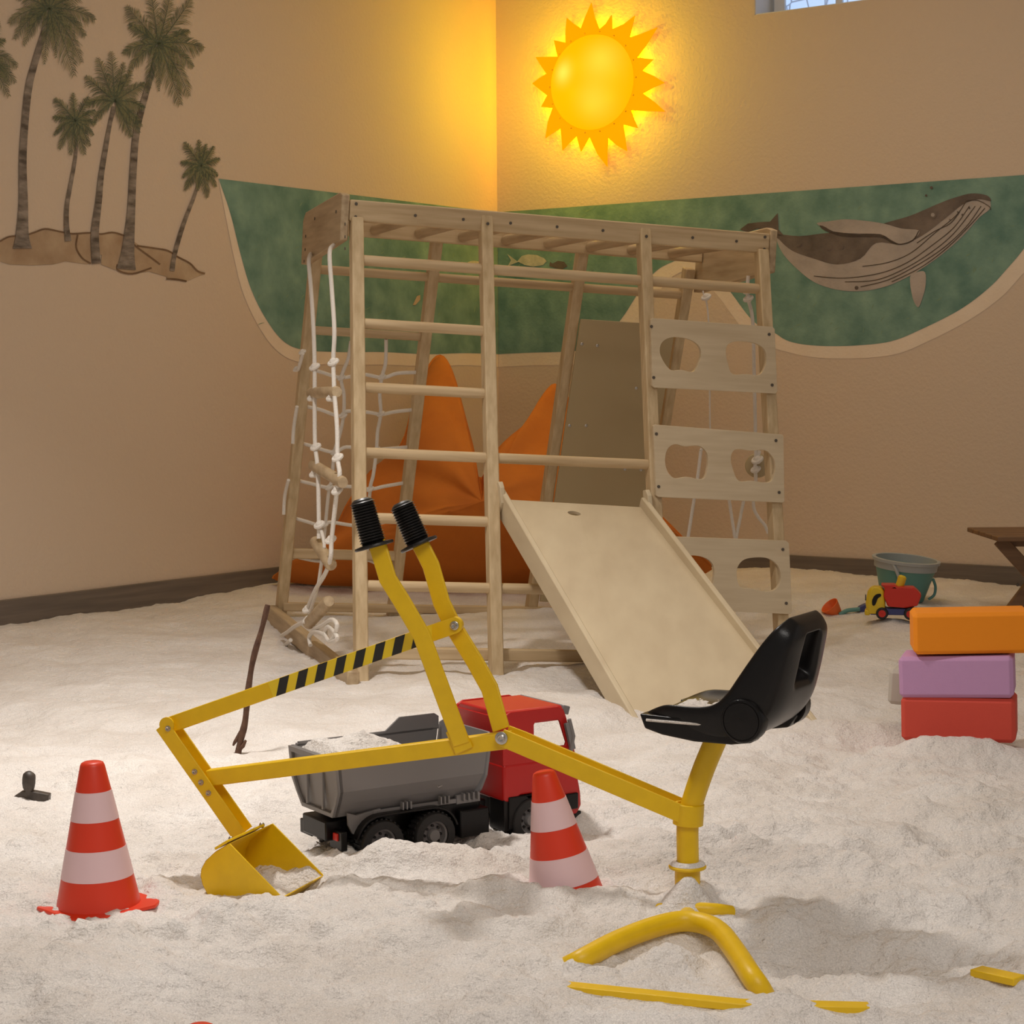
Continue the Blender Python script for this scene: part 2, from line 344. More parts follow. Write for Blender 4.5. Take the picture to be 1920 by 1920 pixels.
n = nt.nodes.new('ShaderNodeTexVoronoi'); n.feature = 'DISTANCE_TO_EDGE'; n.inputs['Scale'].default_value = 16
g_ = nt.nodes.new('ShaderNodeNewGeometry'); nt.links.new(g_.outputs['Position'], n.inputs['Vector'])
r = nt.nodes.new('ShaderNodeValToRGB'); r.color_ramp.elements[0].position = .02; r.color_ramp.elements[1].position = .07
r.color_ramp.elements[0].color = (.10, .16, .28, 1); r.color_ramp.elements[1].color = (.42, .62, 1.0, 1)
nt.links.new(n.outputs['Distance'], r.inputs[0]); nt.links.new(r.outputs[0], b.inputs['Emission Color']); b.inputs['Emission Strength'].default_value = 0.9
mb = MB(); wbox(t0+.03, t1-.03, zs, ze, .145, .152, mb); mb.build('window_pane', m, wn)
# ---------------------------------------------------------------- sand mesh
NR, NC = 760, 820
ys = 1.1*(9.3/1.1)**(np.linspace(0, 1, NR)); uu = np.linspace(-1, 1, NC)
Yg = np.repeat(ys[:, None], NC, 1); Xg = uu[None, :]*(0.46*Yg+1.05)
for D_, N_ in ((LD, LN), (RD, RN)):
    d = (Xg-CORN.x)*N_.x+(Yg-CORN.y)*N_.y; k = np.minimum(d+0.02, 0)
    Xg = Xg-k*N_.x; Yg = Yg-k*N_.y
Zg = hs(Xg, Yg)
me = bpy.data.meshes.new('play_sand'); co = np.stack([Xg, Yg, Zg], -1).reshape(-1, 3)
idx = np.arange(NR*NC).reshape(NR, NC); q = np.stack([idx[:-1, :-1], idx[:-1, 1:], idx[1:, 1:], idx[1:, :-1]], -1).reshape(-1, 4)
me.from_pydata(co.tolist(), [], q.tolist()); me.polygons.foreach_set('use_smooth', [True]*len(me.polygons)); me.materials.append(M['sand'])
so = bpy.data.objects.new('play_sand', me); C.objects.link(so)
tag(so, 'loose white sand heaped in soft mounds over the whole playroom floor', 'sand', kind='stuff')
# ---------------------------------------------------------------- murals painted on the walls
def paint(name, c1, c2, scale=6, amt=1.0, det=5, vec=None): return mat(name, c1, 0.9, c2, scale, det, amt, bump=0.8, bscale=75, vec=vec)
M['sea'] = paint('sea_green_watercolour', (0.085, 0.19, 0.16), (0.26, 0.41, 0.32), 9, 0.75)
M['foam'] = paint('pale_shore_paint', (0.86, 0.72, 0.57), (0.80, 0.66, 0.51), 8)
M['hill'] = paint('sand_coloured_paint', (0.68, 0.53, 0.38), (0.62, 0.48, 0.34), 6)
M['seafleck'] = paint('light_sea_fleck', (0.24, 0.35, 0.22), (0.18, 0.29, 0.20), 20)
M['dune'] = paint('brown_dune_watercolour', (0.33, 0.205, 0.115), (0.60, 0.45, 0.30), 7, 0.8)
M['duneedge'] = paint('dark_dune_edge', (0.15, 0.085, 0.045), (0.26, 0.16, 0.09), 12)
M['trunk'] = paint('grey_palm_trunk', (0.11, 0.085, 0.065), (0.34, 0.28, 0.23), 14, 1.2, 4, (1, 1, 3.2))
M['leafd'] = paint('deep_green_frond', (0.075, 0.095, 0.060), (0.13, 0.15, 0.09), 20)
M['leafl'] = paint('olive_green_frond', (0.17, 0.175, 0.085), (0.25, 0.24, 0.13), 20)
M['whale'] = paint('pale_whale_belly', (0.50, 0.43, 0.38), (0.36, 0.31, 0.275), 9)
M['whaled'] = paint('dark_whale_back', (0.10, 0.078, 0.065), (0.21, 0.165, 0.135), 10, 0.9)
M['ink'] = paint('brown_ink_line', (0.055, 0.040, 0.032), (0.10, 0.075, 0.06), 20)
M['fish'] = paint('pale_fish', (0.66, 0.60, 0.46), (0.46, 0.45, 0.34), 30)
def W2(fn, off): return lambda a, b_: fn(a, b_, off)
def stripe(mb, fn, off, pts, wd):
    n = len(pts); L = []; R_ = []
    for i, p in enumerate(pts):
        a = pts[max(i-1, 0)]; b_ = pts[min(i+1, n-1)]; dx, dy = b_[0]-a[0], b_[1]-a[1]; l = math.hypot(dx, dy) or 1
        ww = (wd[min(i, len(wd)-1)] if isinstance(wd, (list, tuple)) else wd)/2
        L.append(fn(p[0]-dy/l*ww, p[1]+dx/l*ww, off)); R_.append(fn(p[0]+dy/l*ww, p[1]-dx/l*ww, off))
    mb.add(L+R_, [(i, i+1, n+i+1, n+i) for i in range(n-1)]); return mb
sea = empty('sea_mural', tuple(WR(938, 530)), label='green sea painted along both walls below the sun lamp, with a humpback whale', cat='mural')
def child(o, parent):   # parent but stay in place
    o.parent = parent; o.matrix_parent_inverse = Matrix.LocRotScale(parent.location, parent.rotation_euler, None).inverted(); return o
def cb(mb, name, m_, parent, **k): return child(mb.build(name, m_, **k), parent)
botL = sp2([(410, 335), (432, 400), (452, 480), (472, 545), (500, 600), (532, 640), (570, 656), (640, 660), (720, 660), (800, 664), (870, 662), (cornpx(664)-.2, 664)])
seaL = botL+[(cornpx(398)-.2, 398)]
cb(MB().flat([(p[0], p[1]) for p in seaL], W2(WL, .002)), 'painted_sea', M['sea'], sea)
botR = sp2([(cornpx(664)+.2, 664), (1000, 661), (1060, 659), (1120, 650), (1165, 598), (1195, 552), (1224, 514), (1252, 495), (1290, 485), (1335, 505), (1370, 548), (1412, 602), (1449, 622), (1480, 640), (1530, 648), (1600, 648), (1670, 640), (1726, 618), (1799, 581), (1854, 540), (1890, 502), (1920, 466), (1955, 415), (1990, 323)])
cb(MB().flat([(cornpx(398)+.2, 398)]+botR, W2(WR, .002)), 'painted_sea', M['sea'], sea)
mb = MB(); o_ = sp2([(410, 338), (422, 400), (438, 480), (456, 550), (486, 614), (522, 660), (566, 680), (640, 684), (720, 684), (800, 687), (870, 685), (cornpx(688)-.2, 688)])
n = len(o_); mb.add([WL(*p, .0012) for p in o_]+[WL(*p, .0012) for p in botL], [(i, i+1, n+i+1, n+i) for i in range(n-1)])
cb(mb, 'shore_edge', M['foam'], sea)
mb = MB(); o_ = sp2([(cornpx(688)+.2, 688), (1000, 685), (1060, 684), (1150, 676), (1196, 612), (1222, 566), (1246, 534), (1262, 518), (1290, 508), (1318, 525), (1350, 560), (1396, 620), (1440, 648), (1476, 660), (1526, 670), (1604, 672), (1680, 664), (1740, 640), (1814, 602), (1874, 560), (1912, 520), (1944, 482), (1980, 425), (2010, 322)])
n = len(o_); mb.add([WR(*p, .0012) for p in o_]+[WR(*p, .0012) for p in botR], [(i, i+1, n+i+1, n+i) for i in range(n-1)])
cb(mb, 'shore_edge', M['foam'], sea)
mbL = MB(); mbR = MB(); R2 = random.Random(3)
for i in range(230):
    x = R2.uniform(470, 1900); y = R2.uniform(380, 640)
    if 1010 < x < 1060 or 1120 < x < 1460 and y > 470: continue
    if x < 937:
        if y > 335+(x-410)*.9 + 200 or y < 398-(937-x)*.115: continue
        fn, mb_ = WL, mbL
    else:
        if y < 402-(x-937)*.066 or (x > 1700 and y > 620-(x-1700)*.8): continue
        fn, mb_ = WR, mbR
    l = R2.uniform(4, 14); a = R2.uniform(-1.4, -.3)
    pts = [(x+l*math.cos(a)*t, y+l*math.sin(a)*t+R2.uniform(-1, 1)) for t in (-.5, 0, .5)]
    stripe(mb_, fn, .003, pts, [.6, R2.uniform(1, 2.6), .5])
tag(cb(mbL, 'water_flecks', M['seafleck'], sea), kind='stuff'); tag(cb(mbR, 'water_flecks', M['seafleck'], sea), kind='stuff')
# whale
def c7(l): return [(1380+a/2.743, b_/2.743) for a, b_ in l]
WB = WR
wh = cb(MB().flat(c7(sp2c([(215, 1210), (232, 1290), (300, 1370), (400, 1450), (520, 1490), (650, 1497), (780, 1470), (900, 1415), (1010, 1345), (1100, 1275), (1180, 1200), (1250, 1120), (1300, 1080), (1310, 1050), (1290, 1010), (1210, 998), (1120, 1020), (1040, 1050), (900, 1110), (780, 1145), (640, 1190), (470, 1200), (330, 1215)], 4)), W2(WR, .0035)), 'whale', M['whale'], sea)
cb(MB().flat(c7(sp2c([(205, 1205), (225, 1235), (290, 1290), (400, 1330), (520, 1360), (640, 1330), (720, 1250), (850, 1255), (960, 1210), (1080, 1120), (1170, 1050), (1250, 1025), (1310, 1035), (1290, 1005), (1210, 995), (1120, 1018), (1040, 1048), (900, 1108), (780, 1143), (640, 1188), (470, 1198), (330, 1214)], 4)), W2(WR, .0042)), 'whale_back', M['whaled'], wh).parent = wh
cb(MB().flat(c7([(20, 1180), (60, 1150), (120, 1142), (175, 1140), (215, 1095), (219, 1180), (250, 1215), (205, 1225), (180, 1190), (110, 1175), (60, 1195)]), W2(WR, .0042)), 'whale_tail', M['whaled'], sea)
cb(MB().flat(c7(sp2c([(415, 1150), (480, 1138), (560, 1128), (660, 1135), (760, 1150), (850, 1175), (940, 1185), (920, 1225), (850, 1255), (800, 1235), (740, 1205), (600, 1200), (500, 1190)], 4)), W2(WR, .005)), 'whale_flipper', M['whale'], sea)
mb = MB(); stripe(mb, WR, .0055, c7(sp2([(430, 1160), (500, 1196), (600, 1212), (740, 1212), (800, 1245), (850, 1256), (910, 1235), (940, 1188)], 4)), [1, 5, 6, 5, 4, 6, 7, 6, 5, 4, 6, 6, 6, 5, 4, 3, 4, 3, 3, 2])
for l in ([(650, 1370), (780, 1350), (900, 1300), (1020, 1200), (1130, 1110), (1180, 1040)], [(400, 1420), (560, 1430), (740, 1405), (880, 1350), (1010, 1260), (1120, 1170), (1200, 1060)], [(560, 1450), (720, 1440), (860, 1385), (1000, 1300), (1120, 1200), (1230, 1060)], [(640, 1475), (780, 1440), (920, 1370), (1060, 1280), (1180, 1170), (1260, 1060)], [(800, 1450), (950, 1375), (1090, 1270), (1210, 1150), (1280, 1070)], [(930, 1250), (1020, 1190), (1100, 1150), (1150, 1090)], [(1180, 1035), (1240, 1030), (1300, 1060), (1310, 1080)]):
    stripe(mb, WR, .0055, c7(sp2(l, 5)), 1.3)
cb(mb, 'throat_grooves', M['ink'], sea)
cb(MB().flat(c7(sp2c([(895, 1425), (930, 1400), (972, 1400), (975, 1470), (955, 1545), (935, 1580), (908, 1530)], 4)), W2(WR, .0042)), 'whale_flipper', M['whale'], sea)
mb = MB()
for (x, y, r_) in ((1012, 1105, 20), (1115, 1068, 6), (1165, 1105, 6), (1140, 1090, 4), (1100, 1130, 4), (1200, 1070, 5), (1005, 965, 8), (978, 1005, 6), (320, 1255, 16), (475, 1270, 18), (540, 1270, 14), (620, 1480, 10)):
    q = c7([(x+r_*math.cos(a*math.pi/5), y+r_*math.sin(a*math.pi/5)) for a in range(10)]); cb(MB().flat(q, W2(WR, .0058)), 'dark_spot', M['whaled'], sea)
def blob(x, y, rx, ry, rot=0, n=14): return [(x+rx*math.cos(2*math.pi*k/n)*math.cos(rot)-ry*math.sin(2*math.pi*k/n)*math.sin(rot), y+rx*math.cos(2*math.pi*k/n)*math.sin(rot)+ry*math.sin(2*math.pi*k/n)*math.cos(rot)) for k in range(n)]
cb(MB().flat(blob(1012/2.743+1380, 1105/2.743, 3.6, 3.6), W2(WR, .0062)), 'whale_eye', M['whale'], sea)
mb = MB().flat([(970, 490), (978, 480), (990, 477), (1006, 478), (1020, 484), (1025, 490), (1018, 497), (1000, 500), (984, 497), (972, 491), (952, 499), (958, 488), (951, 476)], W2(WR, .004))
cb(mb, 'fish', M['fish'], sea)
mb = MB().flat([(1036, 494), (1046, 489), (1058, 491), (1064, 499), (1054, 505), (1042, 503), (1030, 499), (1031, 491)], W2(WR, .004)); cb(mb, 'fish', M['whaled'], sea)
mb = MB().flat([(774, 572), (782, 555), (788, 553), (788, 562), (779, 572)], W2(WL, .004)); cb(mb, 'seahorse', M['dune'], sea)
mb = MB().flat(blob(889, 497, 16, 8), W2(WL, .004)); cb(mb, 'fish', M['fish'], sea)
# palm island
isl = empty('palm_island_mural', tuple(WL(200, 500)), label='brown island with grey-trunked palm trees painted on the left wall', cat='mural')
def c1(l): return [(a/3.429, b_/3.429) for a, b_ in l]
cb(MB().flat([(-60, 470), (-60, 520)]+c1([(0, 1680), (60, 1700), (200, 1705), (340, 1700), (420, 1680), (560, 1698), (585, 1690), (590, 1640), (655, 1640), (650, 1700), (740, 1735), (850, 1760), (960, 1745), (1060, 1775), (1100, 1800), (1200, 1808), (1240, 1790), (1320, 1758), (1270, 1740), (1220, 1690), (1140, 1650), (1080, 1612), (1000, 1595), (900, 1580), (830, 1530), (780, 1508), (720, 1495), (650, 1505), (580, 1497), (500, 1500), (450, 1500), (380, 1488), (290, 1472), (220, 1495), (150, 1515), (60, 1520), (0, 1552)]), W2(WL, .002)), 'island', M['dune'], isl)
mb = MB()
for l in ([(0, 1552), (60, 1522), (150, 1515), (220, 1495), (290, 1472), (380, 1488), (450, 1502), (500, 1502)], [(500, 1502), (580, 1497), (650, 1505), (720, 1495), (780, 1508), (830, 1532), (870, 1580), (950, 1640), (1030, 1700)], [(880, 1580), (1000, 1597), (1080, 1612), (1140, 1650), (1220, 1692), (1270, 1742), (1318, 1759)], [(500, 1510), (490, 1590), (530, 1660), (585, 1694)], [(755, 1700), (760, 1738), (850, 1760), (975, 1722)], [(1070, 1792), (1130, 1795), (1200, 1808)]):
    stripe(mb, WL, .003, c1(sp2(l, 4)), 3.2)
cb(mb, 'island_edge', M['duneedge'], isl)
def palm(trunk, crown, fr, S, nleaf=26, seed=1):
    rr = random.Random(seed); x0, y0 = crown
    t = MB(); pts = sp2([(a, b_) for a, b_, _ in trunk], 6); wd = [p.x for p in spline([(c_, 0, 0) for _, _, c_ in trunk], 6)]
    stripe(t, WL, .0045, pts, wd)
    for i in range(2, len(pts)-1, 1):
        if rr.random() < .75:
            p, wv = pts[i], wd[i]; stripe(t, WL, .0050, [(p[0]-wv*.45, p[1]+rr.uniform(-1, 2)), (p[0]+wv*rr.uniform(.1, .45), p[1]+rr.uniform(-1, 1))], rr.uniform(.5, 1.3))
    root = cb(t, 'palm_tree', M['trunk'], isl)
    lay = [MB(), MB()]
    for (ang, ln, droop) in fr:
        a = math.radians(ang); dx, dy = math.cos(a), -math.sin(a); spine = []
        for k in range(13):
            u = k/12; spine.append((x0+dx*ln*S*u*(1-.10*u), y0+dy*ln*S*u+droop*S*u*u))
        for k in range(nleaf):
            u = 0.08+0.92*k/nleaf; i = min(int(u*12), 11); f_ = u*12-i
            bx = spine[i][0]*(1-f_)+spine[i+1][0]*f_; by = spine[i][1]*(1-f_)+spine[i+1][1]*f_
            tx, ty = spine[i+1][0]-spine[i][0], spine[i+1][1]-spine[i][1]; l = math.hypot(tx, ty) or 1; tx /= l; ty /= l
            for sd in (-1, 1):
                ll = ln*S*(.27*math.sin(math.pi*min(1, u*.80+.18))+.04)*rr.uniform(.7, 1.12)
                sp = rr.uniform(.55, .8); lx = tx*sp-ty*sd*(1-sp*.5); ly = ty*sp+tx*sd*(1-sp*.5)
                q1 = (bx+lx*ll*.55, by+ly*ll*.55+.05*ll); q2 = (bx+lx*ll*.95, by+ly*ll+.28*ll)
                c_ = 0 if (sd < 0) ^ (rr.random() < .3) else 1
                stripe(lay[c_], WL, .0052+.0004*c_+rr.random()*.0003, [(bx, by), q1, q2], [.9*S**.5, 1.15*S**.5, .2])
        stripe(lay[0], WL, .0064, spine, [2.4*S**.5*(1-k/14) for k in range(13)])
    for c_, nm in ((0, 'leafd'), (1, 'leafl')):
        child(lay[c_].build('palm_fronds', M[nm]), isl).parent = root
P1 = c1
palm([(42, 466, 36), (42, 440, 24), (44, 380, 17), (43, 300, 14), (48, 220, 13), (55, 160, 13), (68, 110, 12), (85, 55, 12), (92, 20, 13)], (93, 16), [(5, 95, 30), (-20, 80, 25), (-45, 95, 35), (-62, 110, 30), (-75, 55, 40), (172, 85, 40), (190, 75, 45), (205, 60, 45), (-100, 62, 45), (150, 80, 10), (30, 80, 10), (60, 70, 0), (120, 70, 0), (90, 70, 0)], 1.0, 30, 1)
palm([(237, 505, 36), (240, 470, 24), (246, 400, 15), (250, 320, 13), (256, 250, 12), (270, 190, 11), (290, 120, 10), (298, 82, 12)], (298, 82), [(75, 95, -5), (100, 95, -5), (50, 105, -5), (130, 105, 10), (145, 75, 5), (10, 95, 25), (-15, 75, 25), (-48, 95, 28), (-65, 105, 20), (175, 75, 25), (195, 65, 35), (-90, 50, 40), (-115, 60, 40), (25, 70, 5)], 1.0, 30, 2)
palm([(181, 494, 17), (178, 440, 15), (185, 380, 12), (190, 330, 10), (198, 280, 9), (207, 230, 7), (215, 200, 9)], (216, 190), [(95, 95, -5), (75, 75, -5), (115, 90, -5), (140, 85, 5), (165, 65, 22), (35, 80, 10), (10, 65, 25), (-35, 65, 25), (-60, 70, 10), (-15, 60, 35), (195, 50, 30), (60, 70, 0)], 0.95, 28, 3)
palm([(128, 452, 12), (125, 420, 9), (126, 385, 8), (133, 345, 7), (141, 300, 6), (144, 265, 5), (142, 240, 8)], (141, 226), [(130, 75, 10), (95, 60, 0), (60, 65, 5), (30, 55, 5), (160, 55, 12), (185, 50, 28), (-15, 45, 20), (-45, 50, 20), (-100, 60, 15), (-130, 60, 15), (-70, 65, 12), (5, 50, 10)], 0.88, 24, 4)
palm([(323, 508, 9), (327, 480, 8), (338, 440, 8), (350, 405, 7), (364, 370, 6), (373, 340, 5), (377, 320, 8)], (377, 311), [(125, 70, 5), (95, 58, 0), (55, 55, 2), (25, 50, 5), (160, 52, 10), (185, 45, 22), (-10, 42, 15), (-40, 48, 15), (-75, 60, 12), (-100, 45, 10), (-135, 55, 15), (75, 50, 0)], 0.86, 24, 5)
palm([(-60, 470, 30), (-50, 400, 18), (-44, 250, 15), (-40, 120, 12)], (-34, 100), [(35, 60, 8), (10, 75, 40), (-20, 75, 30), (-45, 80, 25), (60, 70, 0), (120, 80, 10), (170, 80, 20), (-10, 60, 50)], 1.0, 26, 6)
# ---------------------------------------------------------------- sun lamp
sun = empty('sun_wall_lamp', tuple(WR(1115, 155)), label='glowing yellow sun-shaped lamp with orange rays on the wall by the corner', cat='lamp')
m = mat('lit_orange_rays', (0.10, 0.04, 0.001), 0.6, emit=(1.0, 0.37, 0.0), es=0.95, spec=.1); M['ray'] = m
c2 = lambda l: [(900+a/4.364, b_/4.364) for a, b_ in l]
star = c2([(915, 25), (940, 140), (980, 240), (1030, 200), (1080, 125), (1085, 240), (1180, 200), (1270, 130), (1225, 310), (1330, 275), (1455, 225), (1370, 360), (1290, 470), (1420, 488), (1330, 578), (1420, 620), (1515, 678), (1425, 715), (1335, 765), (1430, 835), (1520, 915), (1240, 905), (1265, 980), (1295, 1050), (1175, 1020), (1190, 1130), (1205, 1238), (1125, 1190), (1050, 1125), (1045, 1240), (1045, 1365), (965, 1260), (900, 1120), (865, 1180), (830, 1240), (795, 1112), (740, 1165), (680, 1230), (665, 1048), (605, 1085), (540, 1130), (560, 1000), (600, 885), (505, 875), (555, 782), (495, 735), (432, 685), (490, 640), (550, 605), (505, 540), (460, 468), (640, 465), (610, 330), (705, 350), (705, 250), (715, 150), (770, 195), (830, 235), (870, 130)])
SO = .036
cen = WR(*c2([(930, 675)])[0], SO)
mb = MB(); mb.plate(star, [], lambda a, b_, s_: WR(a, b_, SO)+RN*(.006*s_)); cb(mb, 'sun_rays', M['ray'], sun)
# dome
m = bpy.data.materials.new('lit_yellow_dome'); m.use_nodes = True; nt = m.node_tree; b = nt.nodes['Principled BSDF']
b.inputs['Base Color'].default_value = (.04, .025, .001, 1); b.inputs['Roughness'].default_value = .5; b.inputs['Specular IOR Level'].default_value = .1
geo = nt.nodes.new('ShaderNodeNewGeometry')
spots = [(705, 600, 1.0), (1000, 500, .42), (950, 820, .36)]
acc = None
def mth(op, a, b_=None):
    n = nt.nodes.new('ShaderNodeMath'); n.operation = op
    for i, x in enumerate((a, b_)):
        if x is None: continue
        if isinstance(x, (int, float)): n.inputs[i].default_value = x
        else: nt.links.new(x, n.inputs[i])
    return n.outputs[0]
for (sx, sy, amp) in spots:
    p = WR(*c2([(sx, sy)])[0], SO+.06)
    vm = nt.nodes.new('ShaderNodeVectorMath'); vm.operation = 'DISTANCE'; nt.links.new(geo.outputs['Position'], vm.inputs[0]); vm.inputs[1].default_value = p
    q = mth('DIVIDE', vm.outputs['Value'], .042 if amp == 1 else .075); q = mth('MULTIPLY', q, q); e = mth('POWER', 2.718, mth('MULTIPLY', q, -1.0)); e = mth('MULTIPLY', e, amp)
    acc = e if acc is None else mth('ADD', acc, e)
mx = nt.nodes.new('ShaderNodeMix'); mx.data_type = 'RGBA'; nt.links.new(acc, mx.inputs[0]); mx.inputs[6].default_value = (1.0, .49, 0, 1); mx.inputs[7].default_value = (1.0, .86, .10, 1)
nt.links.new(mx.outputs[2], b.inputs['Emission Color']); b.inputs['Emission Strength'].default_value = 1.02
M['dome'] = m
rad_t = (c2([(1258, 675)])[0][0]-c2([(600, 675)])[0][0])/2
# true radii on the wall
pl = WR(*c2([(600, 675)])[0], SO); pr = WR(*c2([(1262, 675)])[0], SO); cen = (pl+pr)/2; Rr = (pr-pl).length/2; Rv = (WR(*c2([(930, 287)])[0], SO)-WR(*c2([(930, 1065)])[0], SO)).length/2
mb = MB(); vs = []; fs = []; NS = 48; NRg = 12
for i in range(NRg+1):
    a = i/NRg*math.pi/2
    for k in range(NS):
        q = 2*math.pi*k/NS; vs.append(cen+RD*(Rr*math.cos(q)*math.cos(a))+Vector((0, 0, 1))*(Rv*math.sin(q)*math.cos(a))+RN*(.006+.085*math.sin(a)))
fs = [(i*NS+k, i*NS+(k+1) % NS, (i+1)*NS+(k+1) % NS, (i+1)*NS+k) for i in range(NRg) for k in range(NS)]
mb.add(vs, fs, True); cb(mb, 'sun_dome', M['dome'], sun)
m_rv = mat('orange_rivet', (.55, .25, .01), .5)
for k in range(18):
    mb = MB(); a = 2*math.pi*k/18; p = cen+RD*((Rr+.012)*math.cos(a))+Vector((0, 0, 1))*((Rv+.012)*math.sin(a))+RN*.008; mb.ball(p, .0035, 5); cb(mb, 'rivet', m_rv, sun)
m = mat('yellow_led_strip', (.8, .5, .02), .5, emit=(1.0, .36, 0.0), es=62.0)
mb = MB()
for i, rr in enumerate((Rr*1.12,)):
    seg = 60; v = []
    for k in range(seg):
        a = 2*math.pi*k/seg; c = cen+RD*(rr*math.cos(a))+Vector((0, 0, 1))*(rr*Rv/Rr*math.sin(a))
        v += [c-RN*.008, c-RN*.030]
    mb.add(v, [(2*k, 2*((k+1) % seg), 2*((k+1) % seg)+1, 2*k+1) for k in range(seg)])
cb(mb, 'led_strip', m, sun)
mb = MB(); mb.lathe([(.0, -.05), (.15, -.05), (.15, -.004), (.0, -.004)], cen, 24, Matrix((tuple(RD), (0, 0, 1), tuple(RN))).transposed()); cb(mb, 'mounting_box', M['white'], sun)
for k in range(6):
    a = k*math.pi/3+.3; l = bpy.data.lights.new('sun_lamp_glow', 'POINT'); l.energy = 1.6; l.color = (1.0, .74, .0); l.shadow_soft_size = 0.004
    o = bpy.data.objects.new('sun_lamp_glow', l); C.objects.link(o); o.location = cen+RN*.24+RD*(.20*math.cos(a))+V3z(0)*0+Vector((0, 0, .20*math.sin(a))); child(o, sun)
# ---------------------------------------------------------------- climbing frame (own axes: x along, y away, z up)
FO = Vector((-.5302, 5.6104, .0242)); FE = Euler((.0109, .0578, .294), 'XYZ'); FM = Matrix.LocRotScale(FO, FE, None); FI = FM.inverted()
SX = (0, .3946, .9006, 1.2937); DT = .5575; LF = .3638; LR = .3797; HT = 1.34
RZ = (1.1744, .9894, .8047, .6183, .4347, .2467)
def Fy(z): return -LF*(1-z/HT)
def Ry(z): return DT+LR*(1-z/HT)
def FL(px, py, y0=0.0, lean=0.0):   # local point where a sight line meets the plane y = y0 + lean*(1-z/HT)
    n_ = Vector((0, 1, lean/HT)); p = Vector((0, y0+lean, 0))
    o_ = FI @ CO; d = (FI.to_3x3() @ ray(px, py)); t = (p-o_).dot(n_)/d.dot(n_); return o_+d*t
def FXp(px, py, x):
    o_ = FI @ CO; d = (FI.to_3x3() @ ray(px, py)); t = (x-o_.x)/d.x; return o_+d*t
fr = empty('jungle_gym', FO, FE, label='pine wood climbing frame with monkey bars, ladder rungs and three hand-hold panels', cat='climbing frame')
PW = .040
def post(x, foot, top, nm='post', z0=-.03, z1=None, wx=.036, wy=.044):
    mb = MB(); z1 = z1 or HT-.045
    a = Vector((x, foot(z0), z0)); b_ = Vector((x, foot(z1), z1)); t = (b_-a).normalized()
    mb.sweep([a, b_], [(-wx/2, -wy/2), (wx/2, -wy/2), (wx/2, wy/2), (-wx/2, wy/2)], Vector((1, 0, 0)))
    return mb.build(nm, M['woodz'], fr, bevel=.004)
for i, x in enumerate(SX):
    post(x, Fy, 0, z0=(-.035, -.03, -.05, .0)[i], z1=HT-.045 if i in (0, 3) else HT+.005)
    post(x, Ry, 0, z1=HT-.07 if i in (0, 3) else HT-.03)
def rungx(x0, x1, z, yf, r=.0155):
    mb = MB(); mb.tube([(x0, yf(z), z), (x1, yf(z), z)], r, 14); return mb.build('rung', M['woodx'], fr)
rungx(0, SX[3], RZ[0], Fy, .016)
for z in RZ[1:]: rungx(0, SX[1], z, Fy)
rungx(SX[1], SX[2], RZ[3], Fy); rungx(SX[1], SX[2], RZ[5], Fy)
rungx(0, SX[3], 1.179, Ry, .015)
def bar(p0, p1, sx_, sz_, m_, nm='rail', nrm=None, parent=None, bevel=.004):
    mb = MB(); nrm = nrm or Vector((0, 1, 0)); mb.sweep([p0, p1], [(-sx_/2, -sz_/2), (sx_/2, -sz_/2), (sx_/2, sz_/2), (-sx_/2, sz_/2)], nrm); return mb.build(nm, m_, parent or fr, bevel=bevel)
V3 = Vector
zz = FL(600, 620, DT, LR).z; bar(V3((0, Ry(zz), zz)), V3((SX[1], Ry(zz), zz)), .02, .028, M['woodx'])
zz = FL(640, 1040, DT, LR).z; bar(V3((0, Ry(zz), zz)), V3((SX[1], Ry(zz), zz)), .02, .035, M['woodx'])
zz = FL(640, 1138, DT, LR).z; bar(V3((0, Ry(zz)-.02, zz)), V3((SX[3], Ry(zz)-.02, zz)), .022, .03, M['woodx'], 'ground_rail')
zz = FL(850, 1228, 0, -LF).z; bar(V3((.02, Fy(zz)+.03, zz)), V3((SX[2]-.0, Fy(zz)+.03, zz-.005)), .022, .035, M['woodx'], 'ground_rail')
# side ground beam on the left, end panels
bar(V3((-.035, Ry(0)+.0, .014)), V3((-.035, Fy(0)-.06, -.006)), .035, .055, M['woody'], 'ground_beam', V3((1, 0, 0)))
bar(V3((SX[3]+.03, Ry(0), .03)), V3((SX[3]+.03, Fy(0), .03)), .035, .05, M['woody'], 'ground_beam', V3((1, 0, 0)))
TB = HT+.01
def beam(y, z0, z1, th, nm, m_):
    mb = MB(); mb.box((SX[3]/2, y, (z0+z1)/2), (SX[3]+.045, th, z1-z0)); return mb.build(nm, m_, fr, bevel=.004)
bf = beam(-.012, TB-.062, TB, .024, 'top_beam', M['woodx']); br = beam(DT-.03, TB-.062, TB, .024, 'top_beam', M['woodx'])
xs = [FL(px, 390+(px-672)*.07, -.024).x for px in (727, 779, 872, 966, 1058, 1148, 1238, 1325, 1395)]
step = .147
for k in range(8):
    x = xs[1]+.0+k*step
    if x > SX[3]-.03: continue
    mb = MB(); mb.tube([(x, -.003, TB-.038), (x, DT-.04, TB-.038)], .0165, 14); mb.build('monkey_bar', M['woody'], fr)
    mb = MB(); mb.lathe([(.0001, 0), (.0045, 0), (.0045, .002), (.0001, .002)], (x, -.0242, TB-.032), 10, Matrix.Rotation(math.pi/2, 3, 'X')); mb.build('screw', M['screw'], bf)
def screw(p, par, ax='X'):
    mb = MB(); mb.lathe([(.0001, 0), (.0048, 0), (.0048, .002), (.0001, .002)], p, 10, Matrix.Rotation(math.pi/2, 3, 'X') if ax == 'X' else Matrix.Rotation(-math.pi/2, 3, 'Y')); return mb.build('screw', M['screw'], par)
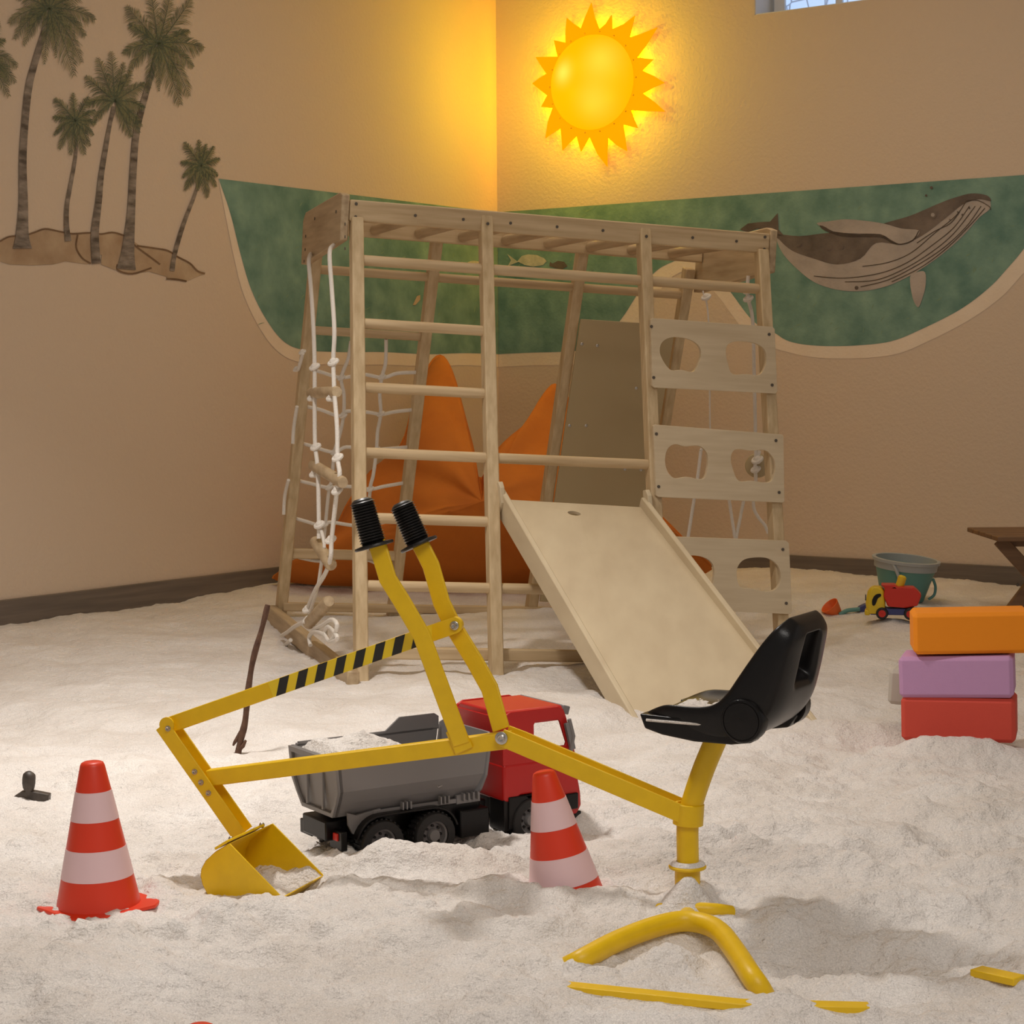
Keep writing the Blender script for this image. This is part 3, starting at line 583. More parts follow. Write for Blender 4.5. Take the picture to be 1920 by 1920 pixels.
for z in (TB-.012, TB-.05):
    screw((-.005, -.0242, z), bf); screw((SX[3]+.005, -.0242, z), bf)
EPH = .15
def endpanel(x, x2):
    mb = MB(); mb.plate([(-.024, TB-EPH+.03), (-.024, TB+.012), (.02, TB+.022), (DT-.01, TB+.005), (DT+.03, TB-.02), (DT+.03, TB-EPH-.01), (DT-.02, TB-EPH-.012)], [], lambda a, b_, s_: V3((x if s_ == 0 else x2, a, b_)))
    return mb.build('end_panel', M['woody'], fr, bevel=.004)
ep = endpanel(-.024, -.048); ep2 = endpanel(SX[3]+.024, SX[3]+.048)
for px, py in ((590, 410), (630, 397), (647, 420), (647, 444), (647, 466), (573, 443), (572, 468), (570, 490)):
    p = FXp(px, py, -.049); p.x = -.0482
    screw(p, ep, 'Y')
for i in (1, 2): screw((SX[i], Fy(HT-.03)-.0255, HT-.03), fr)
# top cross beams at the ends seen from inside, between ladders
# hold panels
def fpanel(corn, holes, yoff=-.024, th=.014):
    pts = [FL(px, py, yoff, -LF) for px, py in corn]; hs_ = [[FL(px, py, yoff, -LF) for px, py in h] for h in holes]
    c_ = [(p.x, p.z) for p in pts]
    mb = MB(); mb.plate(c_, [[(p.x, p.z) for p in h] for h in hs_], lambda a, b_, s_: V3((a, Fy(b_)+yoff-th*s_+.0, b_)))
    return mb.build('climbing_panel', M['ply'], fr, bevel=.0015, seg=1)
c4 = lambda l: [(940+a/3.5556, 340+b_/3.5556) for a, b_ in l]
c6 = lambda l: [(920+a/3.3103, 800+b_/3.3103) for a, b_ in l]
p1 = fpanel(c4([(985, 925), (1000, 912), (1795, 970), (1810, 985), (1828, 1400), (1815, 1415), (1010, 1375), (995, 1362)]),
       [c4(sp2c([(1045, 1130), (1065, 1070), (1130, 1040), (1230, 1050), (1300, 1090), (1320, 1150), (1300, 1220), (1265, 1270), (1190, 1257), (1120, 1258), (1070, 1200)], 4)), c4(sp2c([(1485, 1130), (1510, 1080), (1580, 1067), (1680, 1080), (1740, 1120), (1755, 1190), (1735, 1260), (1700, 1292), (1620, 1285), (1530, 1285), (1500, 1220)], 4))])
p2 = fpanel(c6([(1000, -5), (1012, -14), (1795, 47), (1806, 58), (1812, 462), (1800, 470), (1030, 435), (1016, 425)]),
       [c6(sp2c([(1072, 200), (1090, 135), (1135, 108), (1195, 122), (1280, 118), (1330, 160), (1338, 230), (1320, 310), (1285, 325), (1210, 310), (1130, 318), (1085, 270)], 4)), c6(sp2c([(1480, 190), (1510, 140), (1600, 148), (1690, 145), (1740, 190), (1755, 250), (1735, 330), (1690, 345), (1610, 335), (1530, 335), (1495, 270)], 4))])
p3 = fpanel(c6([(1110, 690), (1120, 680), (1820, 705), (1840, 722), (1858, 1145), (1845, 1160), (1145, 1125), (1130, 1115)]),
       [c6(sp2c([(1180, 850), (1215, 800), (1300, 805), (1360, 840), (1378, 900), (1360, 990), (1300, 1010), (1210, 1000), (1185, 930)], 4)), c6(sp2c([(1515, 895), (1550, 830), (1620, 810), (1710, 815), (1770, 860), (1790, 930), (1765, 1000), (1700, 1020), (1600, 1000), (1535, 990)], 4))])
for par, l in ((p1, c4([(1000, 968), (1785, 1020), (1015, 1308), (1805, 1358)])), (p2, c6([(1028, 45), (1770, 86), (1042, 372), (1790, 408)])), (p3, c6([(1813, 762), (1834, 1096)]))):
    for q in l:
        p = FL(q[0], q[1], -.024-.0145, -LF); screw(p, par)
# board fixed to the rear posts
tl = FL(1087, 598, DT-.03, LR); bl = FL(1028, 1000, DT-.03, LR)
mb = MB(); xr = SX[3]-.03
mb.plate([(SX[2]+.018, bl.z-.25), (xr, bl.z-.25), (xr, tl.z), (SX[2]+.018, tl.z)], [], lambda a, b_, s_: V3((a, Ry(b_)-.026-.010*s_, b_)))
bd = mb.build('back_board', M['board'], fr, bevel=.002)
for px, py in ((1091, 645), (1120, 648), (1068, 798), (1099, 798), (1193, 728), (1172, 880), (1202, 881)):
    p = FL(px, py, DT-.0365, LR); mb = MB(); mb.ball(p, .006, 6, (1, .4, 1)); mb.build('screw', M['steel'], bd)
# ---------------------------------------------------------------- slide
def loc(p): return FI @ p
yS = 0.0
TLq = FM @ FL(946, 932, -.03, -LF); TRq = FM @ FL(1213, 947, -.03, -LF)
BLq = GS(1192, 1345); BRq = GS(1530, 1352)
BLq.z += .0; 
sl = empty('slide', (TLq+TRq)/2, label='pale plywood slide hooked onto the middle bay of the climbing frame', cat='slide')
ax = ((BLq+BRq)/2-(TLq+TRq)/2); Ls = ax.length; ax.normalize()
wd = (TRq-TLq); Wt = wd.length; wb = (BRq-BLq).length
side = ((TRq-TLq).normalized()+(BRq-BLq).normalized()).normalized(); side = (side-ax*side.dot(ax)).normalized(); upn = side.cross(ax).normalized()
if upn.z < 0: upn = -upn
mid = (TLq+TRq)/2; Wm = (Wt+wb)/2
def SLp(s_, t_, h_):   # along, across(-.5..+.5), height
    a_ = TLq+(BLq-TLq)*s_; b_ = TRq+(BRq-TRq)*s_
    return a_+(b_-a_)*(t_+.5)+upn*h_
mb = MB()
mb.plate([(-.02, -.49), (1.0, -.49), (1.0, .49), (-.02, .49)], [[(.035+.012*math.cos(k*math.pi/6), -.04+.045*math.sin(k*math.pi/6)) for k in range(12)]], lambda a, b_, s_: SLp(a, b_, -.030+.010*s_-.0))
child(mb.build('slide_bed', M['plyslide'], bevel=.001), sl)
for sd in (-1, 1):
    mb = MB(); prof = sp2([(-.025, .012), (-.03, .0), (-.03, -.045)], 2)+[(-.02, -.07), (.97, -.07), (1.01, -.04), (1.03, -.005), (1.0, .0)]
    ts = .5*sd; 
    mb.plate(prof, [], lambda a, b_, s_: SLp(a, ts, b_)+side*(.008*(1 if s_ else -1)))
    rl_ = child(mb.build('side_rail', M['plyslide'], bevel=.004), sl)
    mb = MB(); hk = [(-.07, .03), (-.045, .045), (-.012, .035), (.0, .02), (.03, -.01), (.01, -.06), (-.02, -.07), (-.02, -.01), (-.035, .012), (-.055, .008), (-.06, .015)]
    mb.plate(hk, [], lambda a, b_, s_: SLp(a*.6, ts, b_*.8)+side*(sd*.008+.007*(1 if s_ else -1)))
    child(mb.build('hook', M['plyslide'], bevel=.002), sl)
    if sd < 0:
        for a in (.15, .42, .72):
            mb = MB(); mb.ball(SLp(a, ts, -.035)-side*.0085, .004, 6); sc_ = child(mb.build('screw', M['screw'], bevel=0), sl); sc_.parent = rl_; sc_.matrix_parent_inverse = rl_.matrix_parent_inverse.copy()
# ---------------------------------------------------------------- ropes
def knot(mb, c, r=.012):
    c = V3(c); mb.ball(c, r, 8, (1, 1, 1.1)); mb.tube([c+V3((r*1.0*math.cos(a), r*.9*math.sin(a), r*.6*math.sin(a+.7))) for a in [k*2*math.pi/14 for k in range(15)]], r*.45, 8)
rl = empty('rope_ladder', FM @ V3((-.06, .25, 1.1)), label='white rope ladder with round wooden rungs hanging from the left end panel', cat='rope ladder')
def LX(px, py, x=-.075): return FM @ FXp(px, py, x)
RR = .0065
for path, kn in (([(583, 476), (579, 490), (583, 540), (588, 620), (590, 690), (590, 735), (590, 780), (591, 835), (595, 870), (597, 915), (598, 980), (598, 1010)], [(590, 688), (586, 745), (592, 838), (590, 888), (599, 984)]),
                 ([(625, 460), (618, 475), (622, 540), (627, 620), (625, 675), (627, 735), (632, 800), (633, 858), (637, 890), (632, 918), (622, 1010), (620, 1045), (610, 1075), (592, 1105), (577, 1140)], [(625, 679), (622, 745), (633, 858), (632, 920), (620, 1012), (577, 1142), (578, 1162)])):
    mb = MB(); pts = [LX(a, b_, -.05 if i == 0 else -.08) for i, (a, b_) in enumerate(path)]; mb.tube(spline(pts, 5), RR, 10)
    for a, b_ in kn: knot(mb, LX(a, b_, -.08))
    child(mb.build('rope', M['rope']), rl)
mb = MB(); mb.tube(spline([LX(599, 984), LX(608, 1020), LX(604, 1045), LX(596, 1100), LX(580, 1150)], 4), RR*.8, 8)
mb.tube(spline([LX(570, 1166), LX(552, 1175), LX(538, 1186), LX(528, 1192)], 5), RR, 10); mb.tube(spline([LX(545, 1200), LX(530, 1215), LX(522, 1222), LX(524, 1210)], 5), RR, 8)
mb.tube(spline([LX(590, 1178), LX(605, 1172), LX(622, 1162), LX(632, 1172), LX(626, 1195), LX(616, 1202), LX(610, 1185), LX(616, 1175), LX(627, 1185), LX(632, 1198), LX(618, 1203), LX(608, 1190), LX(590, 1184), LX(580, 1194), LX(582, 1210)], 5), RR, 10)
child(mb.build('rope_end', M['rope']), rl)
for (a, b_, r_) in (((583, 737), (632, 735), .017), ((587, 872), (643, 905), .017), ((591, 1015), (621, 1060), .018), ((578, 1170), (617, 1127), .018)):
    mb = MB(); A = LX(*a); B = LX(*b_); dd = (B-A); 
    mb.tube([A, A+dd*.03, B-dd*.03, B], [r_*.85, r_, r_, r_*.85], 16); child(mb.build('ladder_rung', M['woody']), rl)
mb = MB(); A = LX(578, 1170)
# climbing net between the two left rear posts
net = empty('climbing_net', FM @ V3((.2, Ry(.6), .6)), label='white knotted rope net stretched between the two left rear posts', cat='rope net')
def RP(px, py, off=0.0): return FM @ FL(px, py, DT+off, LR)
mb = MB()
for path in ([(573, 690), (600, 697), (640, 708), (680, 702), (718, 708), (745, 700), (785, 698)], [(562, 760), (600, 768), (635, 780), (650, 771), (690, 773), (715, 777), (740, 772), (778, 768)], [(553, 828), (580, 835), (625, 848), (650, 838), (690, 845), (720, 842), (768, 838)], [(545, 898), (580, 906), (615, 914), (650, 912), (694, 917), (720, 912), (760, 905)], [(540, 968), (575, 978), (600, 985), (618, 979), (660, 985), (690, 985), (735, 976)], [(560, 1045), (600, 1052), (640, 1045), (690, 1050), (712, 1062), (722, 1075)]):
    mb.tube(spline([RP(*p) for p in path], 5), .0062, 8)
for path in ([(658, 640), (653, 672), (640, 708), (645, 740), (644, 779), (637, 815), (627, 848), (622, 900), (617, 918), (610, 985), (605, 1040)], [(724, 636), (723, 680), (716, 707), (712, 740), (714, 775), (708, 810), (706, 843), (700, 890), (694, 917), (690, 985), (688, 1045)]):
    mb.tube(spline([RP(*p) for p in path], 5), .0062, 8)
for p in ((640, 708), (716, 707), (644, 779), (714, 776), (627, 848), (706, 843), (617, 914), (694, 917), (609, 984), (690, 985)): knot(mb, RP(*p), .010)
for path in ([(568, 662), (560, 690), (556, 694)], [(557, 762), (551, 800), (549, 832)], [(541, 900), (534, 930), (532, 965)]):
    mb.tube(spline([FM @ FXp(a, b_, -.03) for a, b_ in path], 4), .006, 8)
for p in ((567, 660), (556, 692)): knot(mb, FM @ FXp(p[0], p[1], -.03), .009)
child(mb.build('net_rope', M['rope']), net)
# disc swing inside the right end
sw = empty('disc_swing', FM @ V3((1.15, .3, .4)), label='wooden disc swing on knotted white rope inside the right bay', cat='swing')
def MP(px, py, y=.10): return FM @ FL(px, py, y)
mb = MB()
mb.tube(spline([MP(1403, 517, .1), MP(1401, 545, .1), MP(1403, 562, .1), MP(1411, 600), MP(1414, 700), MP(1417, 850), MP(1417, 870)], 6), .0058, 8)
knot(mb, MP(1402, 545), .012); knot(mb, MP(1403, 560), .012); knot(mb, MP(1420, 862), .014); knot(mb, MP(1417, 880), .012)
mb.tube(spline([MP(1420, 860), MP(1424, 845), MP(1416, 870), MP(1417, 895), MP(1416, 905)], 5), .006, 8)
child(mb.build('rope', M['rope']), sw)
mb = MB(); cdi = MP(1420, 873, .125); dn = (CO-cdi).normalized(); 
mb.lathe([(.001, -.009), (.036, -.009), (.040, -.005), (.040, .005), (.036, .009), (.001, .009)], cdi, 28, dn.to_track_quat('Z', 'Y').to_matrix()); child(mb.build('disc', M['board'], angle=50), sw)
gr = empty('trapeze_ropes', FM @ V3((1.1, .25, .5)), label='thin white trapeze ropes spreading down behind the lowest hand-hold panel', cat='rope')
mb = MB()
mb.tube(spline([MP(1318, 545, .3), MP(1320, 556, .3), MP(1326, 575, .3), MP(1330, 640, .3), MP(1331, 790, .3), MP(1333, 812, .3)], 5), .0028, 8); knot(mb, MP(1324, 557, .3), .012)
for pth in ([(1314, 845), (1308, 895), (1300, 945), (1290, 1008), (1285, 1040)], [(1366, 930), (1372, 970), (1378, 1010), (1380, 1030)], [(1395, 935), (1388, 970), (1380, 1010), (1375, 1050)], [(1412, 935), (1414, 955), (1422, 970), (1434, 985), (1440, 1000)], [(1330, 812), (1314, 845)], [(1333, 812), (1366, 930)]):
    mb.tube(spline([MP(a, b_, .3) for a, b_ in pth], 4), .0056, 8)
child(mb.build('rope', M['rope']), gr)
# ---------------------------------------------------------------- starfish bean bag
bag = empty('bean_bag', (-.15, 7.2, .05), label='big orange star-shaped bean bag with two upright points behind the climbing frame', cat='bean bag')
def BP(px, py, D): return Yp(px, py, D)
ctr = BP(905, 985, 7.25)
loop = [(512, 1085, 7.35), (545, 1062, 7.35), (600, 1028, 7.4), (632, 985, 7.45), (655, 940, 7.5), (695, 885, 7.6), (752, 835, 7.5), (775, 760, 7.7), (800, 695, 7.9), (825, 667, 8.0), (848, 700, 7.9), (873, 790, 7.7), (888, 850, 7.5), (896, 905, 7.5), (938, 848, 7.5), (990, 800, 7.7), (1022, 760, 7.85), (1048, 722, 7.95), (1085, 790, 7.8), (1130, 860, 7.5), (1180, 920, 7.4), (1240, 970, 7.3), (1290, 1020, 7.2), (1335, 1068, 7.35), (1250, 1088, 7.30), (1130, 1100, 7.30), (1000, 1098, 7.30), (900, 1100, 7.30), (800, 1100, 7.30), (700, 1100, 7.30), (620, 1098, 7.30), (560, 1094, 7.32)]
L3 = [BP(*q) for q in loop]; Lc = []
n = len(L3)
for i in range(n):
    p0, p1_, p2_, p3_ = L3[i-1], L3[i], L3[(i+1) % n], L3[(i+2) % n]
    for k in range(4):
        t = k/4; Lc.append(0.5*((2*p1_)+(p2_-p0)*t+(2*p0-5*p1_+4*p2_-p3_)*t*t+(3*p1_-p0-3*p2_+p3_)*t**3))
NRB = 16; n = len(Lc)
def bagside(sgn, th):
    vs = []
    for j in range(NRB+1):
        r_ = j/NRB
        for i, p in enumerate(Lc):
            d = (p-ctr); ln = d.length
            q = ctr+d*r_; bul = th*math.sqrt(max(0, 1-r_**2.2))
            lift = V3((0, -.80, .45))*bul*sgn
            ang = math.atan2(d.z, d.x)
            wr = (.050*float(vnoise(np.array([q.x*7+3]), np.array([q.z*9+q.x*4]))[0])+.016*float(vnoise(np.array([q.x*23+q.z*9]), np.array([q.z*16+1]))[0]))*(1-r_**6)
            crease = -.10*math.exp(-((ang-math.atan2(.3, -.01))/.09)**2)*math.exp(-((r_-.75)/.35)**2) if sgn > 0 else 0
            q = q+lift+V3((0, -1, .3))*(wr+crease)
            if sgn > 0 and q.z < hz(q.x, q.y)-.02: q.z = hz(q.x, q.y)-.02
            vs.append(q)
    return vs, [(j*n+i, j*n+(i+1) % n, (j+1)*n+(i+1) % n, (j+1)*n+i) for j in range(NRB) for i in range(n)]
mb = MB(); v_, f_ = bagside(1, .24); mb.add(v_, f_, True); v_, f_ = bagside(-1, .10); mb.add(v_, f_, True)
child(mb.build('cover', M['orangecloth'], angle=80), bag)
mb = MB(); mb.tube([ctr+(p-ctr)*1.0 for p in Lc[:23*4]], .006, 6); child(mb.build('seam', M['orangecloth']), bag)
# ---------------------------------------------------------------- ride-on digger
EA = math.radians(14); ED = V3((-math.cos(EA), math.sin(EA), 0)); EN = V3((math.sin(EA), math.cos(EA), 0)); E0 = V3((.31, 2.99, 0))
def E(px, py, off=0.0): return hit(px, py, E0+EN*off, EN)
dg = empty('sand_digger', E(1290, 1705), label='yellow steel ride-on sand digger with black seat, two grip levers and a scoop', cat='toy digger')
def rect(a, h): return [(-a/2, -h/2), (a/2, -h/2), (a/2, h/2), (-a/2, h/2)]
def dbuild(mb, name, m_=None, parent=None, **k):
    o = child(mb.build(name, m_ or M['yellow'], **k), dg)
    if parent: o.parent = parent
    return o
def channel(pts, off, wd, h, name, th=.003, **k):
    # U channel: front plate, rear plate, top web left open
    mb = MB()
    for s_ in (-1, 1):
        P_ = [E(a, b_, off+s_*wd/2) for a, b_ in pts]
        mb.sweep(P_, rect(th, h), EN)
    P_ = [E(a, b_, off) for a, b_ in pts]; 
    return mb, P_
S_ = 3.1/3557
# lower boom arm from the link to the pivot
mb = MB(); mb.sweep([E(392, 1458), E(960, 1386)], rect(.022, .0275), EN); dbuild(mb, 'boom_arm', bevel=.002)
# twin bars from pivot to the post collar
mb = MB()
for off, q in ((-.019, 0), (.019, 0)):
    P0, P1, P2 = E(945, 1379), E(975, 1391), E(1288, 1524)
    mb.sweep([P0+EN*off*.9, P1+EN*off, P2+EN*off], rect(.004, .029), EN)
pivbar = dbuild(mb, 'boom_base', bevel=.001)
mb = MB(); cp = E(1291, 1526); tdir = (E(1288, 1524)-E(975, 1391)).normalized()
mb.lathe([(.0225, -.0175), (.0245, -.0165), (.0245, .0165), (.0225, .0175), (.019, .017), (.019, -.017), (.0225, -.0175)], cp, 36, Matrix.Rotation(.06, 3, 'Y')); dbuild(mb, 'collar')
def bolt(px, py, off, r_, par=None, nm='bolt', washer=True):
    p = E(px, py, off); rot = (-EN).to_track_quat('Z', 'Y').to_matrix(); mb = MB()
    mb.lathe([(.0001, -.002), (r_, -.002), (r_, .0012), (r_*.9, .0018), (r_*.66, .0018), (r_*.62, .0045), (r_*.5, .0055), (r_*.3, .005), (r_*.27, .003), (.0001, .003)], p, 20, rot)
    return dbuild(mb, nm, M['steel'], par)
bolt(940, 1384, -.0225, .0105); 
# link arm (channel) from top joint to the scoop
lk = [(312, 1356), (452, 1562)]
mb = MB()
for off in (-.0165, .0165):
    mb.sweep([E(311, 1357)+EN*off, E(455, 1562)+EN*off], rect(.0035, .0265), EN)
mb2, _ = MB(), 0
a, b_ = E(322, 1352), E(466, 1558)
mb.sweep([E(316, 1355)+EN*.0, E(466, 1566)], [(-.0165, .0095), (.0165, .0095), (.0165, .013), (-.0165, .013)], EN)
link = dbuild(mb, 'dipper_arm', bevel=.001)
mb = MB(); rot = (-EN).to_track_quat('Z', 'Y').to_matrix()
mb.lathe([(.0001, -.0018), (.0132, -.0018), (.0132, .0018), (.0001, .0018)], E(313, 1359, -.0165), 24, rot); mb.lathe([(.0001, -.0018), (.0132, -.0018), (.0132, .0018), (.0001, .0018)], E(313, 1359, .0165), 24, rot); dbuild(mb, 'rounded_end', parent=link)
for q in ((315, 1366), (365, 1447), (377, 1467), (391, 1487)): bolt(q[0], q[1], -.0185, .005, link)
# striped pull bar
mb = MB(); PA, PB = E(322, 1358, .0), E(853, 1172, .026)
mb.sweep([PA, PB], rect(.012, .0275), EN); pull = dbuild(mb, 'pull_bar', bevel=.0015)
mb = MB(); mb.lathe([(.0001, -.006), (.0137, -.006), (.0137, .006), (.0001, .006)], PB, 24, rot); dbuild(mb, 'rounded_end', parent=pull)
m = bpy.data.materials.new('hazard_stripe_tape'); m.use_nodes = True; M['tapey'] = mat('yellow_tape', (.86, .62, .02), .45); M['tapek'] = mat('black_tape', (.02, .018, .014), .45)
tl_ = (PB-PA).length; td = (PB-PA).normalized(); tu = EN.cross(td).normalized()
if tu.z < 0: tu = -tu
def tp(u, v, o_): return PA+td*(u*tl_)+tu*v-EN*(.0061+o_)
u0_, u1_ = .355, .915
mb = MB()
mb.plate([(u0_+.006, -.0135), (u1_, -.0135), (u1_+.02, .0135), (u0_+.006, .0135)], [], lambda a, b_, s_: tp(a, b_, .0004*s_)); tape = dbuild(mb, 'warning_tape', M['tapey'], pull)
mb = MB(); N_ = 8; pit = (.905-.365)/N_
for k in range(N_):
    a = .372+k*pit; w_ = pit*.50; sl_ = .032
    mb.plate([(a, -.0135), (a+w_, -.0135), (a+w_+sl_, .0135), (a+sl_, .0135)], [], lambda a2, b2, s_: tp(a2, b2, .0006+.0003*s_))
dbuild(mb, 'black_stripes', M['tapek'], pull)
bolt(852, 1173, .0175, .0075, pull)
# levers with grips
def lever(pts, off, nm, gr_, wf=.030):
    n_ = len(pts); offs = off if isinstance(off, list) else [off]*n_
    P_ = [E(a, b_, offs[i]) for i, (a, b_) in enumerate(pts)]
    mb = MB(); mb.sweep(P_, rect(.006, wf), EN, smooth=False); lv = dbuild(mb, nm, bevel=.002)
    (a, b_), (c, d) = gr_; A = E(a, b_, offs[0]); B = E(c, d, offs[0]); dd = (B-A); L_ = dd.length; q = dd.to_track_quat('Z', 'Y').to_matrix()
    prof = [(.0001, 0), (.012, 0), (.0168, .003)]
    k = 0; z = .006
    while z < L_-.010:
        prof += [(.0185+.0012*z/L_, z), (.0212+.0012*z/L_, z+.0016), (.0168+.001*z/L_, z+.0022), (.0192+.001*z/L_, z+.0032)]; z += .0046
    prof += [(.0180, L_-.006), (.032, L_-.004), (.0332, L_-.001), (.032, L_+.001), (.018, L_+.0015), (.0001, L_+.0015)]
    mb = MB(); mb.lathe(prof, A, 32, q); dbuild(mb, 'grip', M['gripblack'], lv, angle=25)
    return lv
l1 = lever([(706, 1015), (727, 1085), (755, 1130), (790, 1190), (812, 1250), (866, 1396)], [-.03, -.03, -.029, -.028, -.024, -.0155], 'lever', ((677, 935), (702, 1025)))
l2 = lever([(783, 1010), (808, 1060), (828, 1130), (850, 1175), (890, 1240), (918, 1290), (940, 1368)], [.042, .042, .040, .038, .034, .030, .006], 'lever', ((751, 942), (786, 1022)))
mb = MB(); mb.sweep([E(852, 1366, -.0135), E(871, 1408, -.0135)], rect(.005, .033), EN); dbuild(mb, 'weld_plate', bevel=.002)
# post
mb = MB(); mb.tube(spline([E(1288, 1700), E(1290, 1640), E(1289, 1560), E(1292, 1530), E(1302, 1492), E(1320, 1440), E(1341, 1390), E(1345, 1380)], 6), .0178, 24); dbuild(mb, 'seat_post')
mb = MB(); mb.lathe([(.018, -.045), (.0205, -.045), (.0205, .0), (.030, .001), (.0305, .004), (.028, .007), (.018, .008)], E(1289, 1628), 32); dbuild(mb, 'post_socket')
mb = MB(); rr_ = random.Random(5)
mb.lathe([(.018, .012), (.022, .013), (.027, .010), (.029, .0065), (.018, .006)], E(1289, 1628), 24); dbuild(mb, 'sand_on_collar', M['sand'])
# base legs
def GB(px, py, z): return G(px, py, z)
hub = E(1288, 1720)
def legt(pts, nm='base_leg', r_=.0165):
    mb = MB(); mb.tube(spline([G(*p) for p in pts], 6), r_, 16, squash=.95); return dbuild(mb, nm)
legt([(1066, 1812, -.008), (1092, 1799, .006), (1150, 1768, .012), (1215, 1742, .016), (1270, 1728, .018), (1312, 1730, .018), (1348, 1746, .016), (1378, 1783, .012), (1406, 1826, .008), (1424, 1852, -.004), (1440, 1880, -.030)])
legt([(1236, 1706, .004), (1262, 1704, .010), (1300, 1704, .012), (1340, 1706, .010), (1370, 1710, .002)], r_=.011)
mb = MB(); h0 = E(1288, 1700); h1 = G(1290, 1730, .006); mb.tube([V3((h0.x, h0.y, -.004)), h1], .015, 14); dbuild(mb, 'base_leg')
def flat_bar(pts, wd_, nm='base_bar'):
    P_ = [G(*p) for p in pts]; mb = MB(); mb.sweep(P_, [(-.006, -wd_/2), (.005, -wd_/2), (.005, wd_/2), (-.006, wd_/2)], V3((0, 0, 1))); return dbuild(mb, nm, bevel=.0015)
flat_bar([(1055, 1850, -.001), (1390, 1884, .001), (1630, 1890, -.001)], .024)
flat_bar([(1830, 1820, -.001), (1912, 1838, .003)], .028)
# scoop
SN = V3((.052, .135, 0)).normalized(); SW = .150
sp0 = Yp(480, 1640, 3.02)
def SC(px, py): return hit(px, py, sp0, SN)
c3 = lambda l: [(280+a/3.31, 1140+b_/3.31) for a, b_ in l]
ua = (SC(528, 1682)-SC(429, 1581)).normalized(); ub = SN.cross(ua).normalized()
prof_px = c3([(495, 1460), (410, 1512), (350, 1568), (322, 1620), (318, 1665), (330, 1715), (365, 1785), (420, 1850), (520, 1880), (640, 1880), (760, 1860), (825, 1800)])
def s2(p): d = p-sp0; return (d.dot(ua), d.dot(ub))
prof2 = [s2(SC(*q)) for q in prof_px]
cen2 = (sum(p[0] for p in prof2)/len(prof2), sum(p[1] for p in prof2)/len(prof2))
def SP3(a, b_, o_): return sp0+ua*a+ub*b_+SN*o_
scp = None
mb = MB(); mb.plate(prof2, [], lambda a, b_, s_: SP3(a, b_, .003*s_)); mb.plate(prof2, [], lambda a, b_, s_: SP3(a, b_, SW-.003*s_))
inn = [(p[0]+(cen2[0]-p[0])*.03, p[1]+(cen2[1]-p[1])*.03) for p in prof2]
n_ = len(prof2); vs = []
for p, q in zip(prof2, inn): vs += [SP3(*p, 0), SP3(*p, SW), SP3(*q, 0), SP3(*q, SW)]
fs = []
for i in range(n_-1):
    a = 4*i; c = a+4; fs += [(a, a+1, c+1, c), (a+2, c+2, c+3, a+3)]
fs += [(0, 2, 3, 1), (4*n_-4, 4*n_-3, 4*n_-1, 4*n_-2)]
mb.add(vs, fs); scoop = dbuild(mb, 'scoop', bevel=.001)
e0 = prof2[0]; e1 = prof2[1]; tdx = V3((e0[0]-e1[0], e0[1]-e1[1], 0)).normalized()
mb = MB(); a0 = SP3(e0[0]-tdx.x*.030, e0[1]-tdx.y*.030, -.004); 
top_c = SP3(e0[0]-tdx.x*.012, e0[1]-tdx.y*.012, SW*.40)
nb = (ua*(-tdx.y)+ub*tdx.x)
if nb.z < 0: nb = -nb
mb.sweep([top_c-SN*.065+nb*.004, top_c+SN*.060+nb*.004], [(-.002, -.014), (.002, -.014), (.002, .014), (-.002, .014)], nb); dbuild(mb, 'scoop_bracket', parent=scoop, bevel=.001)
for o_ in (-.030, .075):
    mb = MB(); mb.ball(top_c+SN*o_+nb*.006, .005, 6); dbuild(mb, 'bolt', M['steel'], scoop)
# seat
sd_a = math.radians(30); sF = V3((-math.cos(sd_a), math.sin(sd_a), 0)); sL = V3((math.sin(sd_a), math.cos(sd_a), 0)); sO = V3((.1966, 2.95, 0))
def seatp(s_, l_, z): return sO-sF*s_+sL*l_+V3((0, 0, z))
# profile (s, z, halfwidth, thickness)
prof = spline([(0.0, .310, 0), (.045, .315, 0), (.10, .316, 0), (.140, .326, 0), (.170, .356, 0), (.192, .396, 0), (.212, .434, 0), (.228, .462, 0), (.238, .476, 0)], 3)
nU = len(prof); HWv = [p.x for p in spline([(.074, 0, 0), (.088, 0, 0), (.095, 0, 0), (.099, 0, 0), (.099, 0, 0), (.096, 0, 0), (.091, 0, 0), (.080, 0, 0), (.056, 0, 0)], 3)]
THv = [p.x for p in spline([(.022, 0, 0), (.030, 0, 0), (.036, 0, 0), (.052, 0, 0), (.064, 0, 0), (.056, 0, 0), (.044, 0, 0), (.034, 0, 0), (.020, 0, 0)], 3)]
nV = 16; vs = []; fs = []
def ok_hole(i, j):   # faces removed for the hand hole
    return 15 <= i <= 20 and 5 <= j <= 10
for side_ in (0, 1):
    for i in range(nU):
        p = prof[i]; a = prof[max(i-1, 0)]; b_ = prof[min(i+1, nU-1)]; t = V3((b_.x-a.x, b_.y-a.y, 0)).normalized(); nn = V3((-t.y, t.x, 0))
        for j in range(nV+1):
            v = -1+2*j/nV; hw = HWv[i]; l_ = .09+hw*v*(1-.0)
            bol = .020*abs(v)**3.0*min(1, i/3)*max(0, min(1, (nU-3-i)/9))
            hh = bol if side_ == 0 else -THv[i]*(1-.25*abs(v)**4)
            if side_ == 1 and i < 12: hh -= .0
            if side_ == 1: l_ = .09+hw*v*.97
            s_ = p.x+nn.x*hh; z = p.y+nn.y*hh
            vs.append(seatp(s_, l_, z))
NN = nU*(nV+1)
def vid(sd, i, j): return sd*NN+i*(nV+1)+j
